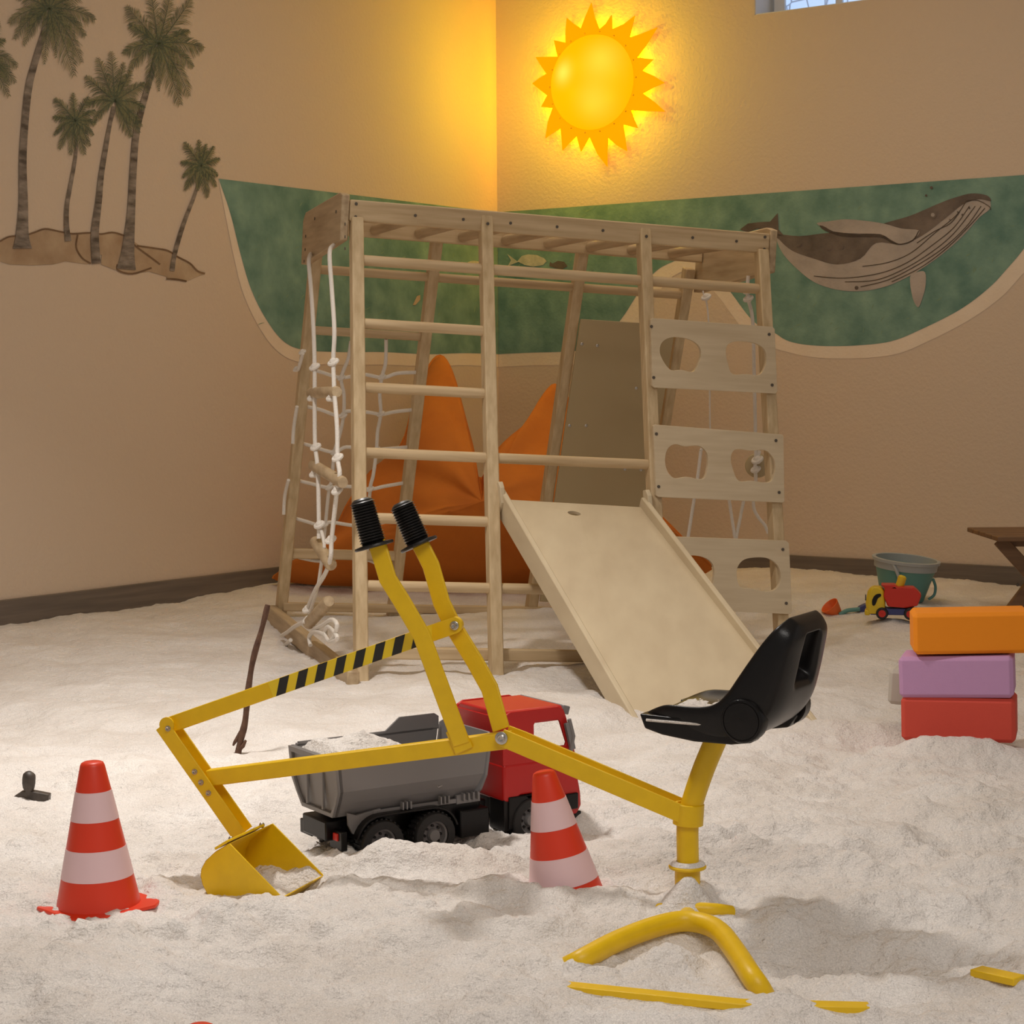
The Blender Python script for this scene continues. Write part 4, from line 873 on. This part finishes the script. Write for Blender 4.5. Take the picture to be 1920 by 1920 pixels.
for i in range(nU-1):
    for j in range(nV):
        if ok_hole(i, j): continue
        fs.append((vid(0, i, j), vid(0, i, j+1), vid(0, i+1, j+1), vid(0, i+1, j))); fs.append((vid(1, i, j), vid(1, i+1, j), vid(1, i+1, j+1), vid(1, i, j+1)))
for i in range(nU-1):
    for j in (0, nV): fs.append((vid(0, i, j), vid(0, i+1, j), vid(1, i+1, j), vid(1, i, j)))
    for j in range(nV+1):
        L_ = j > 0 and ok_hole(i, j-1); R__ = j < nV and ok_hole(i, j)
        if L_ != R__: fs.append((vid(0, i, j), vid(0, i+1, j), vid(1, i+1, j), vid(1, i, j)))
for j in range(nV):
    for i in (0, nU-1): fs.append((vid(0, i, j), vid(0, i, j+1), vid(1, i, j+1), vid(1, i, j)))
    for i in range(1, nU-1):
        if ok_hole(i, j) != ok_hole(i-1, j): fs.append((vid(0, i, j), vid(0, i, j+1), vid(1, i, j+1), vid(1, i, j)))
mb = MB(); mb.add(vs, fs, True); seat = dbuild(mb, 'seat', M['black'], subsurf=2)
rotl = (-sL).to_track_quat('Z', 'Y').to_matrix()
hubc = hit(1392, 1352, sO-sL*.008, sL)
for c_, sg in ((hubc, 1), (hubc+sL*.196, -1)):
    mb = MB(); mb.lathe([(.0001, -.02), (.034, -.02), (.034, .002), (.0325, .0045), (.030, .005), (.0295, .0035), (.0285, .0035), (.028, .005), (.0001, .006)], c_, 40, rotl if sg > 0 else (sL).to_track_quat('Z', 'Y').to_matrix()); dbuild(mb, 'hinge_disc', M['black'], seat)
# side skirt of the pan with a groove
mb = MB()
skp = [hit(a, b_, sO-sL*.0, sL) for a, b_ in ((1198, 1338), (1260, 1345), (1330, 1338), (1375, 1322), (1400, 1335), (1424, 1372), (1408, 1394), (1370, 1397), (1300, 1391), (1240, 1378), (1208, 1366))]
o3 = skp[0]
mb.plate([((p-o3).dot(-sF), p.z) for p in skp], [], lambda a, b_, s_: V3((o3.x, o3.y, 0))-sF*a+V3((0, 0, b_))+sL*(.030*s_)); dbuild(mb, 'seat_side', M['black'], seat, bevel=.007, seg=4)
mb.v = [tuple(V3(v)+sL*.150) for v in mb.v]; dbuild(mb, 'seat_side', M['black'], seat, bevel=.007, seg=4)
mb = MB(); mb.tube([hit(a, b_, sO-sL*.001, sL) for a, b_ in ((1212, 1350), (1260, 1354), (1310, 1358), (1362, 1361))], .0022, 8); dbuild(mb, 'sand_in_groove', M['sand'], seat)
# sand dusting on the seat pan
vs = []; fs = []; NA, NB_ = 60, 50
for i in range(NA):
    for j in range(NB_):
        s_ = .018+.115*i/(NA-1); l_ = .030+.115*j/(NB_-1); vs.append((s_, l_))
va = np.array(vs); nzv = vnoise(va[:, 0]*60+3, va[:, 1]*25+5)*.7+vnoise(va[:, 0]*220, va[:, 1]*160)*.6
us = np.array([p.x for p in prof]); zz_ = np.array([p.y for p in prof])
zb = np.interp(va[:, 0], us, zz_)+0.020*np.abs((va[:, 1]-.09)/.095)**3
edge = np.minimum(np.minimum(va[:, 0]-.018, .133-va[:, 0])/.03, np.minimum(va[:, 1]-.03, .145-va[:, 1])/.03)
hh = np.clip(.0012*np.minimum(edge, 1)+.0032*(nzv)+.0002, -.002, .003)
V_ = [seatp(va[k, 0], va[k, 1], zb[k]+hh[k]) for k in range(len(va))]
mb = MB(); mb.add(V_, [(i*NB_+j, i*NB_+j+1, (i+1)*NB_+j+1, (i+1)*NB_+j) for i in range(NA-1) for j in range(NB_-1)], True); dbuild(mb, 'sand_on_seat', M['sand'], seat)
# ---------------------------------------------------------------- dump truck
tz = .0
TO = Yp(816, 1567, 3.33); TO = V3((TO.x, TO.y, 0)); 
wz = Yp(816, 1567, 3.33).z
TE = Euler((0, 0, math.radians(33)), 'XYZ')
tk = empty('dump_truck', V3((TO.x, TO.y, wz-.0415)), TE, label='large red-cab toy dump truck with grey tipper parked in sand behind the digger', cat='toy truck')
def tb(mb, name, m_, parent=None, **k): return mb.build(name, m_, parent or tk, **k)
W_ = .18; WRd = .0415
def wheel(x, y, sgn=1):
    rot = Matrix.Rotation(math.pi/2, 3, 'X') if sgn > 0 else Matrix.Rotation(-math.pi/2, 3, 'X')
    mb = MB(); mb.lathe([(.026, .0), (.038, .0), (WRd-.001, .003), (WRd, .006), (WRd, .030), (WRd-.002, .033), (.026, .033), (.026, .0)], (x, y, WRd), 40, rot)
    for k in range(28):
        a = 2*math.pi*k/28; mb.box((x+math.cos(a)*WRd, y-sgn*.015, WRd+math.sin(a)*WRd), (.0045, .022, .0045), Matrix.Rotation(-a, 3, 'Y'))
    t_ = tb(mb, 'wheel', M['blackr'])
    mb = MB(); mb.lathe([(.0001, .030), (.010, .030), (.0115, .027), (.012, .020), (.021, .018), (.023, .027), (.0265, .029), (.0265, .0), (.0001, .0)], (x, y, WRd), 32, rot)
    tb(mb, 'hub', M['grey'], t_)
    for k in range(8):
        a = 2*math.pi*k/8; mb = MB(); mb.lathe([(.0001, .0225), (.0026, .0225), (.0026, .019)], (x+math.cos(a)*.0165, y, WRd+math.sin(a)*.0165), 8, rot); tb(mb, 'bolt_hole', M['black'], t_)
for x in (-.106, 0, .207):
    wheel(x, .030, 1); wheel(x, W_-.030, -1)
# bed : cross section swept along x
def tub():
    outer = [(0.0, .198), (0.0, .142), (.014, .118), (.032, .092)]
    pts = outer+[(W_-a, b_) for a, b_ in reversed(outer)]
    inn_ = [(a+(.004 if a < .09 else -.004), b_ + (.005 if b_ < .15 else 0)) for a, b_ in pts]
    mb = MB(); x0, x1 = -.183, .104
    vs = []
    def xe(x, z): return x+(-.010*(z-.09)/.11 if x < 0 else .018*(z-.09)/.11-.010)
    for x in (x0, x1):
        vs += [(xe(x, b_), a, b_) for a, b_ in pts]; vs += [(xe(x, b_), a, b_) for a, b_ in inn_]
    k = len(pts); fs = []
    for i in range(k-1):
        fs += [(i, i+1, 2*k+i+1, 2*k+i), (k+i, 3*k+i, 3*k+i+1, k+i+1)]
        fs += [(i, k+i, k+i+1, i+1), (2*k+i, 2*k+i+1, 3*k+i+1, 3*k+i)]
    for i in (0, k-1): fs.append((i, 2*k+i, 3*k+i, k+i))
    mb.add(vs, fs)
    return mb, pts
mb, secp = tub(); tubo = tb(mb, 'tipper_bed', M['grey'])
# tailgate
mb = MB(); mb.plate([(a, b_) for a, b_ in secp], [], lambda a, b_, s_: V3((-.183-.010*(b_-.09)/.11+.005*s_, a, b_))); tg = tb(mb, 'tailgate', M['grey'], tubo)
mb = MB(); mb.plate([(a, b_) for a, b_ in secp], [[(.010, .188), (.010, .142), (.022, .116), (.036, .100), (W_-.036, .100), (W_-.022, .116), (W_-.010, .142), (W_-.010, .188)]], lambda a, b_, s_: V3((-.183-.010*(b_-.09)/.11-.006*s_, a, b_)))
for y in (.06, .12): mb.box((-.191, y, .145), (.005, .005, .085))
tb(mb, 'tailgate_ribs', M['grey'], tubo, bevel=.0008)
# front headboard and raised far wall
mb = MB(); mb.plate([(0.0, .198), (.0, .208), (.012, .214), (W_-.012, .214), (W_, .208), (W_, .198), (W_, .138), (W_-.012, .110), (W_-.03, .092), (.03, .092), (.012, .110), (.0, .138)], [], lambda a, b_, s_: V3((.108+.018*(b_-.09)/.11-.010+.005*s_, a, b_))); tb(mb, 'headboard', M['grey'], tubo)
mb = MB(); mb.plate([(-.180, .196), (-.180, .203), (.0, .203), (.03, .226), (.105, .226), (.114, .22), (.114, .196)], [], lambda a, b_, s_: V3((a, W_-.004*s_, b_))); tb(mb, 'side_board', M['grey'], tubo)
mb = MB(); mb.box((-.040, -.003, .197), (.285, .008, .006)); mb.box((-.040, W_, .197), (.285, .008, .006)); tb(mb, 'rim', M['grey'], tubo, bevel=.001)
mb = MB(); mb.plate([(-.165, .100), (-.148, .094), (-.10, .100), (-.10, .095), (-.125, .084), (-.138, .066), (-.146, .060), (-.156, .062), (-.164, .078)], [], lambda a, b_, s_: V3((a, .018+.006*s_, b_))); mb.box((-.03, .020, .094), (.17, .006, .008)); mb.box((.08, .020, .096), (.05, .008, .016))
for x in (-.06, -.052, -.044, .018, .026, .034, .066, .076, .086, .096): mb.box((x, .012, .101), (.003, .010, .014))
tb(mb, 'bed_mount', M['grey'], bevel=.0006)
# sand load
NX, NYY = 70, 24; vs = []
xs_ = np.linspace(-.183, .02, NX); ysx = np.linspace(.005, W_-.005, NYY); XX, YY = np.meshgrid(xs_, ysx, indexing='ij')
ZZ = .187+.022*np.exp(-((XX+.07)/.05)**2)*np.exp(-((YY-.12)/.06)**2)+.022*np.exp(-((XX+.185)/.03)**2)+.016*np.exp(-((XX+.13)/.05)**2)*np.exp(-((YY-.13)/.05)**2)+.012*vnoise(XX*40, YY*40)+.006*vnoise(XX*120, YY*120)-.06*np.clip((XX+.0)/.02+.5, 0, 1)
ed_ = np.minimum(np.minimum(XX+.183, .03-XX), np.minimum(YY-.005, W_-.005-YY)); ZZ = np.minimum(ZZ, .188+ed_*1.1)
mb = MB(); mb.add(np.stack([XX, YY, ZZ], -1).reshape(-1, 3).tolist(), [(i*NYY+j, i*NYY+j+1, (i+1)*NYY+j+1, (i+1)*NYY+j) for i in range(NX-1) for j in range(NYY-1)], True); tb(mb, 'sand_load', M['sand'])
# chassis
mb = MB(); mb.box((-.03, W_/2, .066), (.33, .09, .035)); mb.box((.06, .045, .075), (.10, .04, .03)); mb.box((-.135, W_/2+.01, .064), (.06, .08, .045)); tb(mb, 'chassis', M['black'], bevel=.003)
for y0_ in (.002, W_-.046):
    arc = [(-.106+.052*math.cos(a), WRd+.052*math.sin(a)) for a in [math.pi*(1-.08)-k*math.pi*.42/6 for k in range(7)]]+[(0+.052*math.cos(a), WRd+.052*math.sin(a)) for a in [math.pi*.5-k*math.pi*.42/6 for k in range(7)]]
    inn_ = [(-.106+.0475*math.cos(a), WRd+.0475*math.sin(a)) for a in [math.pi*(1-.08)-k*math.pi*.42/6 for k in range(7)]]+[(0+.0475*math.cos(a), WRd+.0475*math.sin(a)) for a in [math.pi*.5-k*math.pi*.42/6 for k in range(7)]]
    mb = MB(); mb.plate(arc+inn_[::-1], [], lambda a, b_, s_: V3((a, y0_+.044*s_, b_))); tb(mb, 'mudguard', M['black'], bevel=.001)
for y in (.024, W_-.024):
    mb = MB(); mb.box((.088, y, .052), (.062, .034, .050)); tb(mb, 'side_tank', M['black'], bevel=.003)
mb = MB(); mb.box((-.175, .035, .052), (.012, .045, .034)); mb.box((-.175, W_-.030, .052), (.012, .045, .026)); mb.box((-.168, W_/2, .06), (.01, .12, .012)); tl2 = tb(mb, 'rear_bumper', M['black'], bevel=.002)
for y in (.035, W_-.030):
    mb = MB(); mb.box((-.182, y-.003, .058), (.004, .016, .013)); tb(mb, 'tail_light', M['red'], tl2, bevel=.001)
# cab
cx0, cx1 = .128, .285
mb = MB()
low = [(cx0, .082), (.145, .078), (.152, .084), (.165, .090), (.222, .090), (.236, .083), (.246, .058), (.250, .040), (.292, .040), (.302, .055), (.300, .080), (.294, .110), (.288, .150), (cx0, .150)]
mb.plate(low, [], lambda a, b_, s_: V3((a, .004+(W_-.008)*s_, b_))); cab = tb(mb, 'cab', M['truckred'], bevel=.006, seg=3)
up = [(cx0, .148), (cx0, .230), (.133, .240), (.145, .246), (.250, .246), (.262, .240), (.268, .225), (.290, .148)]
hole = [(.196, .172), (.196, .218), (.200, .223), (.248, .223), (.254, .218), (.268, .178), (.266, .172)]
for y0_ in (.005, W_-.011):
    mb = MB(); mb.plate(up, [hole], lambda a, b_, s_: V3((a, y0_+.006*s_, b_))); tb(mb, 'door_panel', M['truckred'], cab, bevel=.0012)
mb = MB(); mb.plate([(.010, .235), (.020, .246), (W_-.020, .246), (W_-.010, .235), (W_-.005, .22), (.005, .22)], [], lambda a, b_, s_: V3((cx0+.003+(.137)*s_, a, b_))); tb(mb, 'roof', M['truckred'], cab, bevel=.004, seg=3)
mb = MB(); mb.box((cx0+.004, W_/2, .19), (.006, W_-.012, .09)); tb(mb, 'rear_wall', M['truckred'], cab, bevel=.001)
mb = MB(); mb.plate([(.005, .150), (W_-.005, .150), (W_-.008, .240), (.008, .240)], [[(.018, .162), (.020, .220), (W_-.020, .220), (W_-.018, .162)]], lambda a, b_, s_: V3((.290-(b_-.148)*.285-.005*s_, a, b_))); tb(mb, 'windscreen_frame', M['truckred'], cab, bevel=.001)
mb = MB(); mb.tube([(.271, -.004, .160), (.276, -.006, .19), (.268, -.004, .222)], .004, 8); mb.box((.270, -.003, .190), (.010, .007, .052), Matrix.Rotation(-.25, 3, 'Y')); tb(mb, 'wing_mirror', M['grey'], cab)
mb = MB(); mb.box((.275, W_/2, .236), (.016, W_-.03, .016), Matrix.Rotation(.3, 3, 'Y')); tb(mb, 'sun_visor', M['grey'], cab, bevel=.002)
mb = MB(); mb.plate([(.155, .090), (.232, .090), (.248, .06), (.252, .03), (.24, .03), (.232, .055), (.220, .078), (.195, .086), (.168, .078), (.155, .055), (.150, .03), (.138, .03), (.138, .09)], [], lambda a, b_, s_: V3((a, .001+.04*s_, b_))); mb.box((.144, .03, .062), (.03, .05, .07)); tb(mb, 'wheel_arch', M['black'], bevel=.002)
mb = MB(); mb.box((.301, W_/2, .052), (.006, W_-.04, .03)); mb.box((.297, W_/2, .036), (.016, W_-.02, .014)); mb.box((.278, .002, .066), (.026, .006, .030)); tb(mb, 'front_bumper', M['black'], cab, bevel=.002)
mb = MB(); mb.box((.20, W_/2, .10), (.13, W_-.03, .10)); tb(mb, 'cab_interior', M['black'], cab)
for o in list(tk.children):
    if o.name.split('.')[0] in ('cab', 'wheel_arch', 'cab_interior'): o.location.x += .020
# ---------------------------------------------------------------- cones
def cone(p, rot, H_, rt, rb_, label, rimr=.082):
    t = empty('traffic_cone', p, rot, label=label, cat='traffic cone', group='small striped traffic cones in the sand')
    def rad(z): return rb_+(rt-rb_)*z/H_
    zs_ = [0, .2, .405, .60, .80, 1.0]
    for i in range(5):
        z0_, z1_ = zs_[i]*H_, zs_[i+1]*H_; white = i in (1, 3)
        if i < 4: pr = [(rad(z0_), z0_), (rad(z1_), z1_)]
        else: pr = [(rad(z0_), z0_), (rad(H_)+.0008, H_-.006), (rad(H_)-.001, H_-.002), (rad(H_)-.005, H_), (.0001, H_+.0005)]
        if white: pr = [(rad(z0_)-.002, z0_), (rad(z0_)+.0006, z0_), (rad(z1_)+.0006, z1_), (rad(z1_)-.002, z1_)]
        mb = MB(); mb.lathe(pr, (0, 0, 0), 48); mb.build('white_band' if white else 'cone_body', M['conew'] if white else M['cone'], t)
    mb = MB(); R_ = rimr; sq = []
    for k in range(4):
        a0 = math.pi/4+k*math.pi/2
        for da in (-.18, 0, .18): sq.append((R_*1.18*math.cos(a0+da), R_*1.18*math.sin(a0+da)))
    mb.plate(sq, [], lambda a, b_, s_: V3((a, b_, -.006+.006*s_))); mb.build('base_plate', M['cone'], t, bevel=.002)
    return t
g = G(185, 1693, 0.010); cone(V3((g.x, g.y, .010)), (math.radians(-1), math.radians(-1), .75), .228, .0185, .066, 'orange and white striped cone standing upright left of the digger scoop')
g = G(1052, 1690, -.01); cone(V3((g.x+.012, g.y, -.020)), (math.radians(-3), math.radians(-9.5), .3), .228, .0185, .066, 'orange and white striped cone leaning left in front of the truck cab')
g = Yp(375, 1922, 2.30); cone(V3((g.x, g.y, g.z-.228)), (0, 0, .3), .228, .0185, .066, 'tip of an orange cone just showing at the bottom edge')
# ---------------------------------------------------------------- stick, scraper
mb = MB(); P_ = [(502, 1134), (492, 1175), (475, 1235), (466, 1290), (460, 1350), (452, 1385), (442, 1415)]
gB = GS(444, 1412)
pts = [Yp(a, b_, gB.y+.02*i*0) for i, (a, b_) in enumerate(P_)]; pts[-1].z -= .02
mb.tube(spline(pts, 5), [.0062+.0022*math.sin(i*.9)*.3+.002*(i/30) for i in range(31)], 10); mb.tube([Yp(452, 1372, gB.y), Yp(440, 1392, gB.y), Yp(437, 1398, gB.y)], [.005, .004, .002], 8); mb.tube([Yp(444, 1410, gB.y), Yp(456, 1398, gB.y-.005), Yp(461, 1388, gB.y-.005)], [.005, .005, .003], 8)
st = mb.build('stick', M['twig']); tag(st, 'thin curved brown stick standing upright in the sand left of the climbing frame', 'stick')
gT = GS(60, 1498)
sc3_ = empty('sand_scraper', gT, label='small dark hand scraper half buried in sand at the left edge', cat='scraper')
mb = MB(); mb.tube(spline([Yp(55, 1492, gT.y), Yp(54, 1478, gT.y), Yp(54, 1465, gT.y), Yp(55, 1452, gT.y), Yp(56, 1446, gT.y)], 4), [.008, .0085, .009, .0095, .011, .012, .0125, .013, .013, .013, .013, .0125, .012, .010, .008, .005, .003], 14, squash=1.0); child(mb.build('handle', M['tool']), sc3_)
mb = MB(); pp = [(24, 1492), (38, 1483), (60, 1482), (91, 1488), (90, 1502), (60, 1500), (40, 1497)]
mb.plate([(p.x, p.z) for p in [Yp(a, b_, gT.y-.01) for a, b_ in pp]], [], lambda a, b_, s_: V3((a, gT.y-.008+.02*s_, b_-.003))); child(mb.build('blade', M['tool'], bevel=.002), sc3_)
# ---------------------------------------------------------------- foam blocks
def block(pxc, pyc, D, size, yaw, tilt, m_, label, cat='foam block', group=None):
    c = Yp(pxc, pyc, D); L_, Wd, Hh = size; ch = .0085
    mb = MB(); pr = []
    x, y, z = L_/2, Wd/2, Hh/2
    vs = []
    for sx_ in (-1, 1):
        for sy_ in (-1, 1):
            for sz_ in (-1, 1):
                vs += [(sx_*x, sy_*(y-ch), sz_*(z-ch)), (sx_*(x-ch), sy_*y, sz_*(z-ch)), (sx_*(x-ch), sy_*(y-ch), sz_*z)]
    import bmesh
    bm = bmesh.new(); [bm.verts.new(v) for v in vs]; bmesh.ops.convex_hull(bm, input=bm.verts); bmesh.ops.dissolve_limit(bm, angle_limit=.01, verts=bm.verts, edges=bm.edges)
    me = bpy.data.meshes.new('foam_block'); bm.to_mesh(me); bm.free(); me.materials.append(m_)
    o = bpy.data.objects.new('foam_block', me); C.objects.link(o); o.location = c+V3((0, Wd/2, 0)); o.rotation_euler = (0, tilt, yaw)
    md = o.modifiers.new('bevel', 'BEVEL'); md.width = .0015; md.segments = 2
    return tag(o, label, cat, group)
gq = 'chamfered foam blocks stacked at the right edge'
b3 = block(1812, 1351, 4.23, (.252, .13, .100), math.radians(-17), math.radians(-1.2), M['fred'], 'red foam block at the bottom of the stack, half sunk in sand', group=gq)
b2 = block(1808, 1271, 4.23, (.252, .13, .094), math.radians(-17), math.radians(-2.2), M['fpurple'], 'lilac foam block in the middle of the stack', group=gq)
b1 = block(1832, 1188, 4.23, (.262, .13, .094), math.radians(-8), math.radians(-1.6), M['forange'], 'orange foam block on top of the stack', group=gq)
block(1730, 1293, 4.50, (.13, .10, .085), math.radians(-20), math.radians(3), M['fgrey'], 'pale grey foam block lying in sand behind the lilac block', group=gq)
# ---------------------------------------------------------------- bucket, small toys
bD = 6.62; bc = Yp(1700, 1128, bD)
bk = empty('bucket', V3((bc.x, bc.y+.08, bc.z)), (math.radians(4), math.radians(5), 0), label='teal bucket with pale grey rim standing against the right wall', cat='bucket')
mb = MB(); mb.lathe([(.001, 0), (.073, 0), (.076, .004), (.106, .118), (.102, .118), (.073, .008), (.001, .008)], (0, 0, 0), 40); mb.build('pail', M['teal'], bk)
mb = MB(); mb.lathe([(.105, .112), (.110, .112), (.112, .134), (.119, .136), (.120, .146), (.112, .148), (.107, .146), (.104, .118)], (0, 0, 0), 40); mb.build('rim', M['palegrey'], bk)
mb = MB(); mb.tube(spline([(-.065, -.092, .138), (-.045, -.105, .10), (-.030, -.100, .06), (-.02, -.094, .03)], 5), .006, 8); mb.build('handle', M['palegrey'], bk)
mb = MB(); mb.tube(spline([(.096, -.02, .085), (.106, -.03, .06), (.104, -.035, .03), (.085, -.035, .012)], 5), .005, 8); mb.build('side_loop', M['teal'], bk)
tD = 6.2; t0_ = Yp(1676, 1160, tD)
tt = empty('toy_tipper', t0_, (0, 0, math.radians(-12)), label='small toy tipper with yellow cab and red bed in front of the teal bucket', cat='toy truck')
k_ = tD/3557
mb = MB(); mb.box((.0, .03, .022), (.155, .055, .022)); mb.build('chassis', M['blue'], tt, bevel=.004)
for x in (-.038, .052):
    for y in (.0, .062):
        mb = MB(); mb.lathe([(.001, -.010), (.017, -.010), (.020, -.006), (.020, .006), (.017, .010), (.001, .010)], (x, y, .017), 22, Matrix.Rotation(math.pi/2, 3, 'X')); w__ = mb.build('wheel', M['blackr'], tt)
        mb = MB(); mb.lathe([(.001, -.0115), (.012, -.0115), (.012, .0115), (.001, .0115)], (x, y, .017), 18, Matrix.Rotation(math.pi/2, 3, 'X')); mb.build('hub', M['red'], w__)
mb = MB(); mb.plate([(-.020, .040), (-.034, .075), (-.030, .100), (-.044, .112), (.0, .112), (.012, .104), (.062, .104), (.076, .092), (.088, .078), (.076, .044), (.04, .036)], [], lambda a, b_, s_: V3((a, -.004+.070*s_, b_))); mb.build('tipper_bed', M['red'], tt, bevel=.005, seg=3)
mb = MB(); mb.plate([(-.088, .014), (-.092, .05), (-.086, .086), (-.074, .103), (-.045, .103), (-.032, .094), (-.028, .03), (-.040, .014)], [], lambda a, b_, s_: V3((a, -.002+.066*s_, b_))); cb_ = mb.build('cab', M['tyellow'], tt, bevel=.009, seg=4)
mb = MB(); mb.plate(sp2c([(-.070, .045), (-.070, .062), (-.060, .078), (-.044, .082), (-.042, .074), (-.052, .066), (-.058, .050), (-.064, .042)], 3), [], lambda a, b_, s_: V3((a, -.0035+.003*s_, b_))); mb.build('side_window', M['black'], cb_)
mb = MB(); mb.plate(sp2c([(.004, .060), (.010, .074), (.022, .076), (.028, .066), (.020, .066), (.012, .058)], 3), [], lambda a, b_, s_: V3((-.0935+.003*s_, a, b_))); mb.build('front_window', M['black'], cb_)
mb = MB(); mb.box((-.086, .031, .018), (.018, .066, .018)); mb.box((.09, .031, .02), (.014, .05, .01)); mb.build('bumper', M['tyellow'], tt, bevel=.005)
def toy(px, py, D, nm, lab, cat_, mb_parts):
    p = Yp(px, py, D); e = empty(nm, p, label=lab, cat=cat_)
    for nm2, mbx, m_, kw in mb_parts: child(mbx.build(nm2, m_, **kw), e)
    return e
kp = Yp(1689, 1098, tD+.05)
mb = MB(); mb.tube([Yp(1686, 1100, tD+.05), Yp(1689, 1092, tD+.05), Yp(1692, 1082, tD+.05), Yp(1693, 1079, tD+.05)], [.014, .014, .014, .008], 14); sh_ = tag(mb.build('shovel_handle', M['tyellow']), 'yellow rounded toy handle sticking up out of the small red toy bed', 'toy')
gS = GS(1565, 1150)
A = [Yp(a, b_, gS.y) for a, b_ in ((1560, 1148), (1545, 1140))]
mb = MB(); q = (Yp(1545, 1132, gS.y)-Yp(1577, 1150, gS.y)).normalized()
mb.lathe([(.001, -.026), (.018, -.026), (.024, -.01), (.034, .022), (.031, .022), (.020, -.01), (.016, -.022), (.001, -.022)], Yp(1562, 1143, gS.y), 24, (q+V3((0, -.3, .5))).to_track_quat('Z', 'Y').to_matrix())
tag(mb.build('sand_mould', M['torange'], bevel=.001), 'small orange cup-shaped sand mould lying left of the toy tipper', 'toy')
tsh = empty('toy_shovel', GS(1600, 1150), label='small teal and dark blue shovel lying between the orange mould and the toy tipper', cat='shovel')
mb = MB(); yy_ = gS.y-.02; mb.tube(spline([Yp(1574, 1153, yy_), Yp(1588, 1145, yy_), Yp(1605, 1143, yy_), Yp(1612, 1142, yy_)], 4), .0075, 10); child(mb.build('shaft', M['teal']), tsh)
mb = MB(); mb.plate([(p.x, p.z) for p in [Yp(a, b_, yy_) for a, b_ in ((1606, 1146), (1612, 1138), (1624, 1132), (1636, 1136), (1634, 1146), (1620, 1148))]], [], lambda a, b_, s_: V3((a, yy_+.03*s_, b_))); child(mb.build('blade', M['blue'], bevel=.003), tsh)
# ---------------------------------------------------------------- low wooden table at the right
tD2 = 6.25
def TP(px, py, o_=0): return Yp(px, py, tD2+o_)
wt = empty('wooden_table', GS(1895, 1145), label='low brown slatted wooden table with crossed legs cut off by the right edge', cat='table')
zt = TP(1862, 1005).z; xl = TP(1862, 1005).x
for k in range(5):
    mb = MB(); mb.box((xl+.45, tD2-.02+.085*k, zt-.006), (.90, .078, .016)); mb.build('table_plank', M['darkwood'], wt, bevel=.003).matrix_parent_inverse = Matrix.Translation(wt.location).inverted()
def tbar(a, b_, o_, nm, wd_=.045, th_=.022):
    mb = MB(); mb.sweep([TP(*a, o_), TP(*b_, o_)], rect(th_, wd_), V3((0, 1, 0))); return child(mb.build(nm, M['darkwood'], bevel=.003), wt)
for o_ in (.03, .34):
    tbar((1874, 1012), (1990, 1140), o_, 'leg'); tbar((2000, 1010), (1893, 1150), o_+.024, 'leg'); tbar((1878, 1016), (2150, 1016), o_+.012, 'apron', .03)
tbar((2150, 1012), (2250, 1150), .03, 'leg'); tbar((2260, 1012), (2160, 1150), .34, 'leg')
mb = MB(); mb.ball(TP(1908, 1096, .018), .006, 6); child(mb.build('bolt', M['screw']), wt)
# ---------------------------------------------------------------- small wooden blocks half buried behind the seat: ends of the slide foot
